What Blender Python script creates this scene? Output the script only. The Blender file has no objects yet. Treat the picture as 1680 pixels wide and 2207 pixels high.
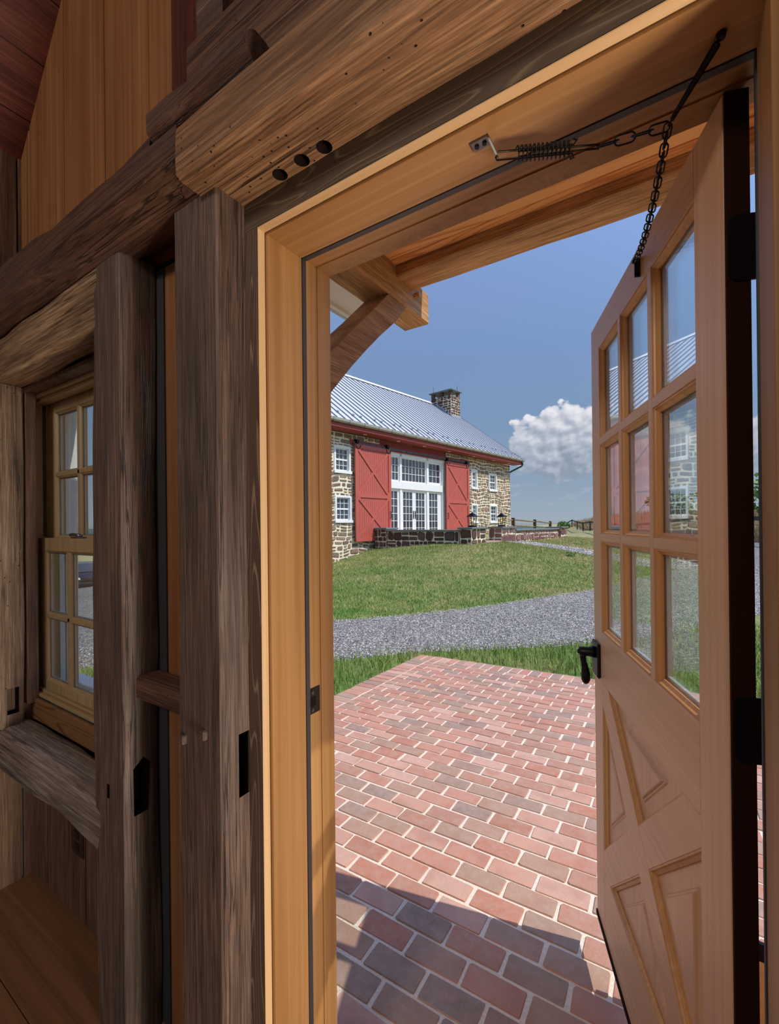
import bpy, bmesh, math, random
import numpy as np
from mathutils import Vector, Matrix, noise

# ------------------------------------------------------------------ camera, sky, sun, exposure
SC = bpy.context.scene
COL = SC.collection
EYE = 1.44                                  # eye height above the room floor; all z below are relative to the eye
R = math.radians

def set_camera():
    yaw, pitch, roll, f = R(33.0), R(.1), R(-.6), 955.0
    F = Vector((-math.sin(yaw)*math.cos(pitch), math.cos(yaw)*math.cos(pitch), math.sin(pitch)))
    r = Vector((math.cos(yaw), math.sin(yaw), 0)); u = r.cross(F)
    r2 = r*math.cos(roll)+u*math.sin(roll); u2 = u*math.cos(roll)-r*math.sin(roll)
    cd = bpy.data.cameras.new('camera'); co = bpy.data.objects.new('camera', cd); COL.objects.link(co)
    m = Matrix.Identity(4)
    for i in range(3):
        m[i][0] = r2[i]; m[i][1] = u2[i]; m[i][2] = -F[i]
    co.matrix_world = m
    cd.sensor_fit = 'VERTICAL'; cd.sensor_height = 36; cd.sensor_width = 36*1680/2207
    cd.lens = f/2207*36; cd.shift_y = 27.5/2207; cd.clip_start = .01; cd.clip_end = 5000
    SC.camera = co
set_camera()

def lin(c):
    c = c/255.0
    return c/12.92 if c <= .04045 else ((c+.055)/1.055)**2.4
def rgb(*c): return (lin(c[0]), lin(c[1]), lin(c[2]), 1)

SUN_DIR = Vector((-.978, -.207, -1.345)).normalized()       # the way the light travels
SUN_E, SKY_E, EXPOSURE = 3.8, 1.0, 0.0

def make_world():
    w = bpy.data.worlds.new('sky'); SC.world = w; w.use_nodes = True
    w.cycles.sampling_method = 'MANUAL'; w.cycles.sample_map_resolution = 512
    nt = w.node_tree; nt.nodes.clear(); L = nt.links
    def N(t, **k):
        n = nt.nodes.new(t)
        for a, b in k.items(): setattr(n, a, b)
        return n
    def M(op, a, b=None, c=None, clamp=False):
        n = N('ShaderNodeMath', operation=op, use_clamp=clamp)
        for i, v in enumerate((a, b, c)):
            if v is None: continue
            if isinstance(v, (int, float)): n.inputs[i].default_value = v
            else: L.new(v, n.inputs[i])
        return n.outputs[0]
    tc = N('ShaderNodeTexCoord'); sep = N('ShaderNodeSeparateXYZ'); L.new(tc.outputs['Generated'], sep.inputs[0])
    X, Y, Z = sep.outputs
    el = M('MULTIPLY', M('ARCSINE', M('MAXIMUM', M('MINIMUM', Z, 1.0), -1.0)), 57.2958)
    az = M('MULTIPLY', M('ARCTAN2', X, Y), 57.2958)          # degrees to the right of +Y
    ramp = N('ShaderNodeValToRGB'); cr = ramp.color_ramp
    t = M('MULTIPLY_ADD', el, 1/100., .1, clamp=True)
    L.new(t, ramp.inputs[0])
    stops = [(0.0, rgb(112,116,104)), (.095, rgb(128,136,128)), (.103, rgb(158,173,186)), (.15, rgb(142,162,184)), (.22, rgb(124,152,186)), (.30, rgb(121,150,193)), (.45, rgb(128,155,208)), (.75, rgb(112,142,204)), (1.0, rgb(104,136,202))]
    cr.elements[0].position, cr.elements[0].color = stops[0]; cr.elements[1].position, cr.elements[1].color = stops[-1]
    for p, c in stops[1:-1]:
        e = cr.elements.new(p); e.color = c
    # cumulus bank low in the sky
    cv = N('ShaderNodeCombineXYZ'); L.new(M('MULTIPLY', az, .1), cv.inputs[0]); L.new(M('MULTIPLY', el, .13), cv.inputs[1])
    def noise_at(vec, scale, detail, rough, dist=0.0):
        n = N('ShaderNodeTexNoise', noise_dimensions='2D'); n.inputs['Scale'].default_value = scale; n.inputs['Detail'].default_value = detail
        n.inputs['Roughness'].default_value = rough; n.inputs['Distortion'].default_value = dist; L.new(vec, n.inputs['Vector']); return n.outputs['Fac']
    def voro(vec, scale):
        n = N('ShaderNodeTexVoronoi', feature='F1', voronoi_dimensions='2D'); n.inputs['Scale'].default_value = scale
        L.new(vec, n.inputs['Vector']); return n.outputs['Distance']
    n1 = noise_at(cv.outputs[0], 2.6, 6, .58, 0)
    off = N('ShaderNodeVectorMath', operation='ADD'); off.inputs[1].default_value = (.05, .075, 0); L.new(cv.outputs[0], off.inputs[0])
    n2 = noise_at(off.outputs[0], 2.6, 4, .54, 0)
    v1 = voro(cv.outputs[0], 5.0); v2 = voro(cv.outputs[0], 11.0)
    v1b = voro(off.outputs[0], 5.0); v2b = voro(off.outputs[0], 11.0)
    puff = M('ADD', M('MULTIPLY', v1, -.55), M('MULTIPLY', v2, -.3))
    puffb = M('ADD', M('MULTIPLY', v1b, -.55), M('MULTIPLY', v2b, -.3))
    # envelopes: main bank and its long tail to the right
    def env(a0, e0, wa, we):
        da = M('DIVIDE', M('SUBTRACT', az, a0), wa); de = M('DIVIDE', M('SUBTRACT', el, e0), we)
        return M('SUBTRACT', 1.0, M('ADD', M('MULTIPLY', da, da), M('MULTIPLY', de, de)))
    E = M('MAXIMUM', M('MAXIMUM', env(-10.5, 9.6, 7.6, 4.8), env(-5, 8.6, 9.5, 3.6)), M('MAXIMUM', env(12, 8.0, 15, 3.2), env(62, 9, 26, 3.4)))
    E = M('MAXIMUM', E, M('MAXIMUM', env(-128, 10, 30, 4.0), env(160, 9, 22, 3.5)))
    E = M('MAXIMUM', E, -1.5)
    dens = M('ADD', M('ADD', M('MULTIPLY', E, .95), M('MULTIPLY_ADD', n1, 1.5, -.75)), M('ADD', puff, .2))
    densb = M('ADD', M('ADD', M('MULTIPLY', E, .95), M('MULTIPLY_ADD', n2, 1.5, -.75)), M('ADD', puffb, .2))
    mr = N('ShaderNodeMapRange', interpolation_type='SMOOTHSTEP'); L.new(dens, mr.inputs[0]); mr.inputs[1].default_value = -.12; mr.inputs[2].default_value = .10
    mask = mr.outputs[0]
    # faint thin wisps below the bank
    wv = N('ShaderNodeCombineXYZ'); L.new(M('MULTIPLY', az, .16), wv.inputs[0]); L.new(M('MULTIPLY', el, .55), wv.inputs[1])
    wis = noise_at(wv.outputs[0], 1.6, 4, .55, 0)
    wm = N('ShaderNodeMapRange', interpolation_type='SMOOTHSTEP'); L.new(wis, wm.inputs[0]); wm.inputs[1].default_value = .56; wm.inputs[2].default_value = .8
    band = M('SUBTRACT', 1.0, M('ABSOLUTE', M('DIVIDE', M('SUBTRACT', el, 4.2), 3.4)), clamp=True)
    wmask = M('MULTIPLY', M('MULTIPLY', wm.outputs[0], band), .55)
    # light and shade of the cloud follow its own thickness towards the sun
    lit = M('MULTIPLY_ADD', M('SUBTRACT', dens, densb), .62, .44)
    lit = M('ADD', lit, M('MULTIPLY', M('SUBTRACT', el, 9.4), .085))
    cramp = N('ShaderNodeValToRGB'); L.new(M('MAXIMUM', M('MINIMUM', lit, 1.0), 0.0), cramp.inputs[0])
    ce = cramp.color_ramp; ce.elements[0].position = .12; ce.elements[0].color = rgb(142,156,174); ce.elements[1].position = .95; ce.elements[1].color = rgb(232,232,238)
    e = ce.elements.new(.5); e.color = rgb(180,188,202)
    mx = N('ShaderNodeMix', data_type='RGBA'); L.new(mask, mx.inputs[0]); L.new(ramp.outputs[0], mx.inputs[6]); L.new(cramp.outputs[0], mx.inputs[7])
    mx2 = N('ShaderNodeMix', data_type='RGBA'); L.new(wmask, mx2.inputs[0]); L.new(mx.outputs[2], mx2.inputs[6]); mx2.inputs[7].default_value = rgb(190,196,206)
    dt = N('ShaderNodeVectorMath', operation='DOT_PRODUCT'); L.new(tc.outputs['Generated'], dt.inputs[0]); dt.inputs[1].default_value = -SUN_DIR
    aur = M('POWER', M('MAXIMUM', dt.outputs['Value'], 0.0), 3.0)                 # the sky brightens towards the sun
    bg = N('ShaderNodeBackground'); L.new(mx2.outputs[2], bg.inputs[0]); L.new(M('MULTIPLY_ADD', aur, 1.8, SKY_E), bg.inputs[1])
    out = N('ShaderNodeOutputWorld'); L.new(bg.outputs[0], out.inputs[0])
make_world()

sd = bpy.data.lights.new('sun', 'SUN'); sd.energy = SUN_E; sd.angle = R(.53); sd.color = (1.0, .95, .87)
so = bpy.data.objects.new('sun', sd); COL.objects.link(so); so.location = (20, 5, 30); so.rotation_euler = SUN_DIR.to_track_quat('-Z', 'Y').to_euler()
# fill lights added out of view, behind and to the right of camera
def fill_light(loc, energy, radius, color=(1, .91, .8)):
    ld = bpy.data.lights.new('fill_light', 'POINT'); ld.energy = energy; ld.shadow_soft_size = radius; ld.color = color
    o = bpy.data.objects.new('fill_light', ld); COL.objects.link(o); o.location = loc
fill_light((-.9, -2.2, 1.6), 98, .25); fill_light((1.5, -2.4, 1.6), 50, .25); fill_light((1.5, .30, -1.05), 235, .22)
SC.cycles.max_bounces = 7; SC.cycles.diffuse_bounces = 4; SC.cycles.glossy_bounces = 4; SC.cycles.transparent_max_bounces = 16; SC.cycles.adaptive_threshold = .03
SC.view_settings.view_transform = 'Standard'; SC.view_settings.look = 'None'
SC.view_settings.gamma = 1; SC.view_settings.use_curve_mapping = False; SC.view_settings.exposure = EXPOSURE

# ------------------------------------------------------------------ helpers
rnd = random.Random(7)
def tag(o, label=None, cat=None, group=None, kind=None):
    if label: o['label'] = label
    if cat: o['category'] = cat
    if group: o['group'] = group
    if kind: o['kind'] = kind
    return o
def empty(name, loc=(0,0,0), rz=0.0, parent=None):
    o = bpy.data.objects.new(name, None); COL.objects.link(o); o.location = loc; o.rotation_euler = (0,0,rz); o.empty_display_size = .1
    if parent: o.parent = parent
    return o
def link(name, me, parent=None, mat=None, smooth=False):
    if mat and not me.materials: me.materials.append(mat)
    o = bpy.data.objects.new(name, me); COL.objects.link(o)
    if parent: o.parent = parent
    if smooth:
        me.polygons.foreach_set('use_smooth', [True]*len(me.polygons))
    return o
class MB:
    def __init__(s, M=None): s.v = []; s.f = []; s.M = M
    def add(s, vs, fs):
        b = len(s.v)
        for p in vs:
            p = Vector(p); s.v.append(tuple(s.M @ p) if s.M else tuple(p))
        for f in fs: s.f.append(tuple(b+i for i in f))
    def box(s, x0, x1, y0, y1, z0, z1, c=0.0):
        if x1 < x0: x0, x1 = x1, x0
        if y1 < y0: y0, y1 = y1, y0
        if z1 < z0: z0, z1 = z1, z0
        if c <= 0:
            s.add([(x,y,z) for z in (z0,z1) for y in (y0,y1) for x in (x0,x1)], [(0,2,3,1),(4,5,7,6),(0,1,5,4),(2,6,7,3),(0,4,6,2),(1,3,7,5)])
            return
        X = (x0,x1); Yv = (y0,y1); Zv = (z0,z1); vs = []; ids = {}
        for i in (0,1):
            for j in (0,1):
                for k in (0,1):
                    sx, sy, sz = (1,-1)[i]*c, (1,-1)[j]*c, (1,-1)[k]*c
                    ids[i,j,k,0] = len(vs); vs.append((X[i], Yv[j]+sy, Zv[k]+sz))
                    ids[i,j,k,1] = len(vs); vs.append((X[i]+sx, Yv[j], Zv[k]+sz))
                    ids[i,j,k,2] = len(vs); vs.append((X[i]+sx, Yv[j]+sy, Zv[k]))
        fs = []
        for i in (0,1): fs.append(tuple(ids[i,j,k,0] for j,k in (((0,0),(0,1),(1,1),(1,0)) if i == 0 else ((0,0),(1,0),(1,1),(0,1)))))
        for j in (0,1): fs.append(tuple(ids[i,j,k,1] for i,k in (((0,0),(1,0),(1,1),(0,1)) if j == 0 else ((0,0),(0,1),(1,1),(1,0)))))
        for k in (0,1): fs.append(tuple(ids[i,j,k,2] for i,j in (((0,0),(0,1),(1,1),(1,0)) if k == 0 else ((0,0),(1,0),(1,1),(0,1)))))
        for a in (0,1):
            for b in (0,1):
                fs.append((ids[a,b,0,0], ids[a,b,1,0], ids[a,b,1,1], ids[a,b,0,1]))
                fs.append((ids[a,0,b,0], ids[a,1,b,0], ids[a,1,b,2], ids[a,0,b,2]))
                fs.append((ids[0,a,b,1], ids[1,a,b,1], ids[1,a,b,2], ids[0,a,b,2]))
        for key in [(i,j,k) for i in (0,1) for j in (0,1) for k in (0,1)]: fs.append(tuple(ids[key+(m,)] for m in range(3)))
        s.add(vs, fs)
    def bar(s, p0, p1, w, h, up=(0,0,1)):
        p0, p1 = Vector(p0), Vector(p1); d = (p1-p0).normalized(); a = d.cross(Vector(up))
        if a.length < 1e-4: a = d.cross(Vector((1,0,0)))
        a.normalize(); b = a.cross(d)
        vs = [p+a*(i*w/2)+b*(j*h/2) for p in (p0,p1) for i,j in ((-1,-1),(1,-1),(1,1),(-1,1))]
        s.add(vs, [(3,2,1,0),(4,5,6,7),(0,1,5,4),(1,2,6,5),(2,3,7,6),(3,0,4,7)])
    def tube(s, pts, r, n=8, closed=False):
        pts = [Vector(p) for p in pts]; m = len(pts); rs = r if isinstance(r, (list, tuple)) else [r]*m
        vs = []; fs = []; prev = None
        for i, p in enumerate(pts):
            if closed: d = (pts[(i+1) % m]-pts[i-1]).normalized()
            else: d = (pts[min(i+1, m-1)]-pts[max(i-1, 0)]).normalized()
            if prev is None:
                a = d.cross(Vector((0,0,1)))
                if a.length < 1e-3: a = d.cross(Vector((1,0,0)))
            else: a = prev-d*prev.dot(d)
            a.normalize(); prev = a; b = d.cross(a)
            for k in range(n):
                t = 2*math.pi*k/n; vs.append(p+(a*math.cos(t)+b*math.sin(t))*rs[i])
        for i in range(m if closed else m-1):
            j = (i+1) % m
            for k in range(n): fs.append((i*n+k, i*n+(k+1) % n, j*n+(k+1) % n, j*n+k))
        if not closed: fs.append(tuple(range(n-1,-1,-1))); fs.append(tuple((m-1)*n+k for k in range(n)))
        s.add(vs, fs)
    def prism(s, poly, off):                                 # polygon of 3-D points swept along off
        off = Vector(off); P = [Vector(p) for p in poly]; n = len(P)
        s.add(P+[p+off for p in P], [tuple(range(n-1,-1,-1)), tuple(range(n,2*n))]+[(i,(i+1)%n,n+(i+1)%n,n+i) for i in range(n)])
    def ring(s, A, B):                                       # quads between two loops
        n = len(A); s.add(list(A)+list(B), [(i,(i+1)%n,n+(i+1)%n,n+i) for i in range(n)])
    def face(s, P): s.add(P, [tuple(range(len(P)))])
    def ellipsoid(s, c, r, nu=10, nv=6):
        vs = [(c[0],c[1],c[2]-r[2])]; fs = []
        for j in range(1, nv):
            t = math.pi*j/nv-math.pi/2
            for i in range(nu):
                a = 2*math.pi*i/nu; vs.append((c[0]+r[0]*math.cos(t)*math.cos(a), c[1]+r[1]*math.cos(t)*math.sin(a), c[2]+r[2]*math.sin(t)))
        vs.append((c[0],c[1],c[2]+r[2]))
        for i in range(nu):
            k = (i+1) % nu; fs.append((0,1+k,1+i))
            for j in range(nv-2): fs.append((1+j*nu+i,1+j*nu+k,1+(j+1)*nu+k,1+(j+1)*nu+i))
            fs.append((len(vs)-1,1+(nv-2)*nu+i,1+(nv-2)*nu+k))
        s.add(vs, fs)
    def mesh(s, name, fix=True):
        me = bpy.data.meshes.new(name); me.from_pydata(s.v, [], s.f)
        if fix:
            bm = bmesh.new(); bm.from_mesh(me); bmesh.ops.recalc_face_normals(bm, faces=bm.faces); bm.to_mesh(me); bm.free()
        me.update(); return me
    def build(s, name, mat, parent=None, smooth=False, fix=True): return link(name, s.mesh(name, fix), parent, mat, smooth)
def tri_mesh(name, V, T):                                    # big triangle meshes from numpy
    me = bpy.data.meshes.new(name); n = len(V); m = len(T); k = T.shape[1]
    me.vertices.add(n); me.vertices.foreach_set('co', np.ascontiguousarray(V, np.float32).ravel())
    me.loops.add(m*k); me.loops.foreach_set('vertex_index', np.ascontiguousarray(T, np.int32).ravel())
    me.polygons.add(m); me.polygons.foreach_set('loop_start', np.arange(0, m*k, k, dtype=np.int32))
    me.update(calc_edges=True); me.validate(); return me

# ------------------------------------------------------------------ materials
class NT:
    def __init__(s, name):
        s.m = bpy.data.materials.new(name); s.m.use_nodes = True; s.t = s.m.node_tree; s.b = s.t.nodes['Principled BSDF']; s.out = s.t.nodes['Material Output']
    def n(s, t, **k):
        n = s.t.nodes.new(t)
        for a, b in k.items(): setattr(n, a, b)
        return n
    def l(s, a, b): s.t.links.new(a, b)
    def coords(s, kind='Object', scale=(1,1,1), rot=(0,0,0), loc=(0,0,0), jitter=False):
        tc = s.n('ShaderNodeTexCoord'); mp = s.n('ShaderNodeMapping'); mp.inputs['Scale'].default_value = scale; mp.inputs['Rotation'].default_value = rot; mp.inputs['Location'].default_value = loc
        src = tc.outputs[kind]
        if jitter:
            oi = s.n('ShaderNodeObjectInfo'); vm = s.n('ShaderNodeVectorMath', operation='MULTIPLY_ADD'); vm.inputs[1].default_value = (1,1,1)
            sc = s.n('ShaderNodeMath', operation='MULTIPLY'); sc.inputs[1].default_value = 17.0; s.l(oi.outputs['Random'], sc.inputs[0])
            s.l(src, vm.inputs[0]); s.l(sc.outputs[0], vm.inputs[2]); src = vm.outputs[0]
        s.l(src, mp.inputs[0]); return mp.outputs[0]
    def noise(s, vec, scale=1.0, detail=5, rough=.55, dist=0.0, out='Fac'):
        n = s.n('ShaderNodeTexNoise'); n.inputs['Scale'].default_value = scale; n.inputs['Detail'].default_value = detail; n.inputs['Roughness'].default_value = rough; n.inputs['Distortion'].default_value = dist
        s.l(vec, n.inputs['Vector']); return n.outputs[out]
    def ramp(s, fac, stops, interp='LINEAR'):
        r = s.n('ShaderNodeValToRGB'); c = r.color_ramp; c.interpolation = interp
        c.elements[0].position, c.elements[0].color = stops[0]; c.elements[1].position, c.elements[1].color = stops[-1]
        for p, col in stops[1:-1]: e = c.elements.new(p); e.color = col
        s.l(fac, r.inputs[0]); return r.outputs[0]
    def math(s, op, a, b=None, c=None, clamp=False):
        n = s.n('ShaderNodeMath', operation=op, use_clamp=clamp)
        for i, v in enumerate((a,b,c)):
            if v is None: continue
            if isinstance(v, (int,float)): n.inputs[i].default_value = v
            else: s.l(v, n.inputs[i])
        return n.outputs[0]
    def mix(s, fac, a, b, mode='MIX'):
        n = s.n('ShaderNodeMix', data_type='RGBA', blend_type=mode)
        if isinstance(fac, (int,float)): n.inputs[0].default_value = fac
        else: s.l(fac, n.inputs[0])
        for v, i in ((a,6),(b,7)):
            if isinstance(v, tuple): n.inputs[i].default_value = v
            else: s.l(v, n.inputs[i])
        return n.outputs[2]
    def bump(s, h, strength=.3, dist=.01):
        b = s.n('ShaderNodeBump'); b.inputs['Strength'].default_value = strength; b.inputs['Distance'].default_value = dist; s.l(h, b.inputs['Height']); s.l(b.outputs[0], s.b.inputs['Normal'])
    def fin(s, col=None, rough=.6, metal=0.0, spec=.5):
        if col is not None:
            if isinstance(col, tuple): s.b.inputs['Base Color'].default_value = col
            else: s.l(col, s.b.inputs['Base Color'])
        if isinstance(rough, (int,float)): s.b.inputs['Roughness'].default_value = rough
        else: s.l(rough, s.b.inputs['Roughness'])
        s.b.inputs['Metallic'].default_value = metal; s.b.inputs['Specular IOR Level'].default_value = spec
        return s.m
def G(v): return (v,v,v,1)
def axis_scale(axis, across, along): return {'X': (along,across,across), 'Y': (across,along,across), 'Z': (across,across,along)}[axis]

def old_wood(name, dark, mid, light, axis, rough=.7, bump=.6, crack=1.0, worm=0.0, sheen=0.0):
    m = NT(name); v = m.coords(scale=axis_scale(axis, 95, 3.0), jitter=True)
    g = m.noise(v, 1, 7, .62, .7)
    col = m.ramp(g, [(.25, dark), (.5, mid), (.75, light)])
    p = m.noise(m.coords(scale=axis_scale(axis, 9, 1.6), jitter=True), 1, 4, .55, .5)
    col = m.mix(m.ramp(p, [(.3, G(.0)), (.7, G(.75))]), col, m.mix(1.0, col, rgb(140,126,120), 'MULTIPLY'))
    pl = m.noise(m.coords(scale=axis_scale(axis, 300, 9), loc=(3,7,1), jitter=True), 1, 3, .65)
    col = m.mix(1.0, col, m.ramp(pl, [(.3, G(.55)), (.5, G(1.0)), (.72, G(1.45))]), 'MULTIPLY'); g = m.math('MULTIPLY_ADD', pl, .5, m.math('MULTIPLY', g, .7))
    c = m.noise(m.coords(scale=axis_scale(axis, 40, .8), jitter=True), 1, 6, .55, .25)
    cr = m.ramp(m.math('ABSOLUTE', m.math('SUBTRACT', c, .5)), [(.0, G(.9)), (.008, G(.6)), (.02, G(0))])
    pm = m.noise(m.coords(scale=axis_scale(axis, 4, 1.2), jitter=True), 1, 2, .5)
    cr = m.math('MULTIPLY', cr, m.ramp(pm, [(.42, G(0)), (.6, G(crack))]))
    col = m.mix(cr, col, tuple(x*.16 for x in dark[:3])+(1,))
    h = m.math('SUBTRACT', m.math('MULTIPLY', g, .7), m.math('MULTIPLY', cr, .9))
    if worm:
        vo = m.n('ShaderNodeTexVoronoi'); vo.inputs['Scale'].default_value = 1; m.l(m.coords(scale=axis_scale(axis, 75, 55)), vo.inputs['Vector'])
        w = m.ramp(vo.outputs['Distance'], [(.1, G(1)), (.17, G(0))])
        sel = m.n('ShaderNodeSeparateColor'); m.l(vo.outputs['Color'], sel.inputs[0])
        pw = m.noise(m.coords(scale=(5,5,5)), 1, 2)
        w = m.math('MULTIPLY', w, m.math('GREATER_THAN', m.math('MULTIPLY', sel.outputs[0], m.ramp(pw, [(.4, G(.2)), (.6, G(1))])), 1-worm))
        col = m.mix(w, col, rgb(22,13,8)); h = m.math('SUBTRACT', h, w)
    m.bump(h, bump, .006)
    rg = m.ramp(p, [(.3, G(max(.25, rough-.2))), (.7, G(min(1, rough+.12)))])
    return m.fin(col, rg, spec=.35+sheen)
def fine_wood(name, dark, light, axis, rough=.4, along=.7, across=70, patch=.35, bump=.08, jit=True):
    m = NT(name); g = m.noise(m.coords(scale=axis_scale(axis, across, along), jitter=jit), 1, 6, .6, .5)
    col = m.ramp(g, [(.28, dark), (.72, light)])
    p = m.noise(m.coords(scale=axis_scale(axis, 7, .8), loc=(5,2,9), jitter=jit), 1, 3, .5)
    col = m.mix(m.ramp(p, [(.3, G(0)), (.75, G(patch))]), col, m.mix(1.0, col, rgb(205,180,160), 'MULTIPLY'))
    m.bump(g, bump, .003); return m.fin(col, rough, spec=.4)
def flame_wood(name, dark, light, axis, k=9, rough=.5, across=7.0, along=.9, bump=.15, veins=False):
    m = NT(name); n = m.noise(m.coords(scale=axis_scale(axis, across, along), jitter=True), 1, 1.5, .45, .4)
    w = m.math('PINGPONG', m.math('MULTIPLY', n, k), .5)
    w = m.math('MULTIPLY', w, 2.0)
    fine = m.noise(m.coords(scale=axis_scale(axis, 90, 1.5), jitter=True), 1, 5, .6)
    f = m.math('MULTIPLY_ADD', fine, .35, m.math('MULTIPLY', w, .72))
    col = m.ramp(f, [(.2, light), (.34, dark), (.95, dark)] if veins else [(.18, dark), (.42, light), (.95, light)])
    m.bump(f, bump, .003); return m.fin(col, rough, spec=.35)
def plain(name, col, rough=.5, metal=0.0, var=.0, scale=8, bump=0.0, spec=.5):
    m = NT(name)
    if var or bump:
        n = m.noise(m.coords(jitter=True), scale, 5, .6)
        a = tuple(c*(1-var) for c in col[:3])+(1,); b = tuple(min(1, c*(1+var)) for c in col[:3])+(1,)
        c = m.ramp(n, [(.3, a), (.7, b)])
        if bump: m.bump(n, bump, .005)
        return m.fin(c, rough, metal, spec)
    return m.fin(col, rough, metal, spec)
def isl_random(m):
    gi = m.n('ShaderNodeNewGeometry'); oi = m.n('ShaderNodeObjectInfo')
    return m.math('FRACT', m.math('ADD', gi.outputs['Random Per Island'], m.math('MULTIPLY', oi.outputs['Random'], 7.31)))
def stone_mat(name, cols, scale=14, bump=.7, var=.35, rough=.85):
    m = NT(name); r = isl_random(m)
    st = [((i+.0)/len(cols), c) for i, c in enumerate(cols)]
    col = m.ramp(r, st, 'CONSTANT') if len(st) > 1 else cols[0]
    n = m.noise(m.coords(), scale, 7, .65)
    col = m.mix(1.0, col, m.ramp(n, [(.25, G(1-var)), (.75, G(min(1.6, 1+var)))]), 'MULTIPLY')
    m.bump(n, bump, .02); return m.fin(col, rough, spec=.25)
def thin_glass(name, tint=(.97,.98,.97,1), ior=1.5, rough=.0):
    m = NT(name); t = m.t; t.nodes.remove(m.b)
    tr = m.n('ShaderNodeBsdfTransparent'); tr.inputs[0].default_value = tint
    gl = m.n('ShaderNodeBsdfGlossy'); gl.inputs['Roughness'].default_value = rough; gl.inputs[0].default_value = (1,1,1,1)
    fr = m.n('ShaderNodeFresnel'); fr.inputs['IOR'].default_value = ior
    gi = m.n('ShaderNodeNewGeometry'); sel = m.n('ShaderNodeVectorMath', operation='SCALE')   # same Fresnel from either side of the sheet
    sgn = m.math('MULTIPLY_ADD', gi.outputs['Backfacing'], -2.0, 1.0); m.l(gi.outputs['Normal'], sel.inputs[0]); sel.inputs['Scale'].default_value = 1.0
    fr.inputs['IOR'].default_value = ior
    mx = m.n('ShaderNodeMixShader'); lw = m.n('ShaderNodeLayerWeight')
    # Schlick term from the facing angle
    c = m.math('SUBTRACT', 1.0, m.math('SUBTRACT', 1.0, lw.outputs['Facing']))
    lw.inputs['Blend'].default_value = .5
    sch = m.math('MULTIPLY_ADD', m.math('POWER', c, 5.0), .96, .04)
    m.l(sch, mx.inputs[0]); m.l(tr.outputs[0], mx.inputs[1]); m.l(gl.outputs[0], mx.inputs[2]); m.l(mx.outputs[0], m.out.inputs[0])
    return m.m

MAT = {}
for ax in 'XYZ':
    MAT['post'+ax] = old_wood('old_oak_'+ax, rgb(66,50,42), rgb(98,77,65), rgb(134,111,95), ax, rough=.6, sheen=.2)
    MAT['beam'+ax] = old_wood('old_beam_'+ax, rgb(76,50,38), rgb(112,78,56), rgb(152,110,78), ax, rough=.62, worm=.5, sheen=.15)
    MAT['fir'+ax] = fine_wood('fir_'+ax, rgb(148,104,58), rgb(176,133,84), ax)
    MAT['door'+ax] = fine_wood('door_fir_'+ax, rgb(206,158,122), rgb(226,182,146), ax)
    MAT['oak'+ax] = old_wood('fresh_oak_'+ax, rgb(192,130,74), rgb(222,164,102), rgb(236,186,128), ax, rough=.7, bump=.35, crack=.6)
MAT['logX'] = old_wood('hewn_log', rgb(62,40,32), rgb(94,64,48), rgb(126,92,70), 'X', rough=.5, bump=.9, sheen=.3)
MAT['beamR'] = old_wood('tan_door_beam', rgb(104,72,50), rgb(156,114,78), rgb(196,154,112), 'X', rough=.6, bump=.9, worm=.6, sheen=.15)  # lighter tan tone than the other wall beams
MAT['sill'] = old_wood('grey_weathered_oak', rgb(96,76,64), rgb(142,124,112), rgb(190,178,168), 'X', rough=.8, bump=1.0, crack=1.0)
MAT['lintel'] = old_wood('lintel_oak', rgb(104,78,58), rgb(156,124,92), rgb(200,172,138), 'X', rough=.75, bump=.7)
MAT['jambpost'] = old_wood('window_post_oak', rgb(92,72,56), rgb(136,112,90), rgb(176,152,126), 'Z', rough=.75, bump=.8, worm=.35)
MAT['trim'] = flame_wood('weathered_trim_board', rgb(82,62,50), rgb(132,108,88), 'Z', k=20, rough=.6, across=14, veins=True)
MAT['trimX'] = flame_wood('weathered_head_board', rgb(78,62,46), rgb(116,96,72), 'X', k=16, rough=.6, across=16, along=1.3, veins=True)
MAT['cut'] = fine_wood('fresh_cut_edge', rgb(206,168,118), rgb(226,192,146), 'Z', rough=.6)
MAT['cutX'] = fine_wood('fresh_cut_edge_x', rgb(206,168,118), rgb(226,192,146), 'X', rough=.6)
MAT['pineZ'] = fine_wood('pine_board', rgb(124,80,48), rgb(170,120,76), 'Z', rough=.5, across=48, along=.5, patch=.8)
MAT['darkpine'] = old_wood('old_pine_board', rgb(78,56,42), rgb(112,84,64), rgb(140,110,86), 'Z', rough=.6, bump=.35, crack=.6)
MAT['redboard'] = old_wood('dark_red_board', rgb(70,26,18), rgb(96,40,26), rgb(118,58,38), 'Z', rough=.6, bump=.3, crack=.4)
MAT['ceil'] = old_wood('dark_red_ceiling_board', rgb(78,30,20), rgb(104,46,30), rgb(124,64,42), 'Y', rough=.6, bump=.3, crack=.4)
MAT['floor'] = fine_wood('floor_board', rgb(104,70,48), rgb(134,94,66), 'X', rough=.4, across=50)
MAT['soffit'] = flame_wood('pine_soffit', rgb(206,122,58), rgb(246,178,104), 'X', k=11, rough=.5, across=8, along=.7)
MAT['winwood'] = fine_wood('window_pine', rgb(152,128,90), rgb(186,160,116), 'Z', rough=.45)
MAT['winwoodX'] = fine_wood('window_pine_x', rgb(152,128,90), rgb(186,160,116), 'X', rough=.45)
MAT['apron'] = flame_wood('window_apron', rgb(92,60,34), rgb(132,94,58), 'X', k=12, rough=.5)
MAT['black'] = plain('black_iron', rgb(26,24,28), .38, .6, spec=.5)
MAT['chain'] = plain('dark_chain_steel', rgb(44,38,36), .35, .85)
MAT['bronze'] = plain('dark_bronze', rgb(58,50,46), .4, .7)
MAT['gasket'] = plain('rubber_gasket', rgb(58,54,56), .45)
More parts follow.
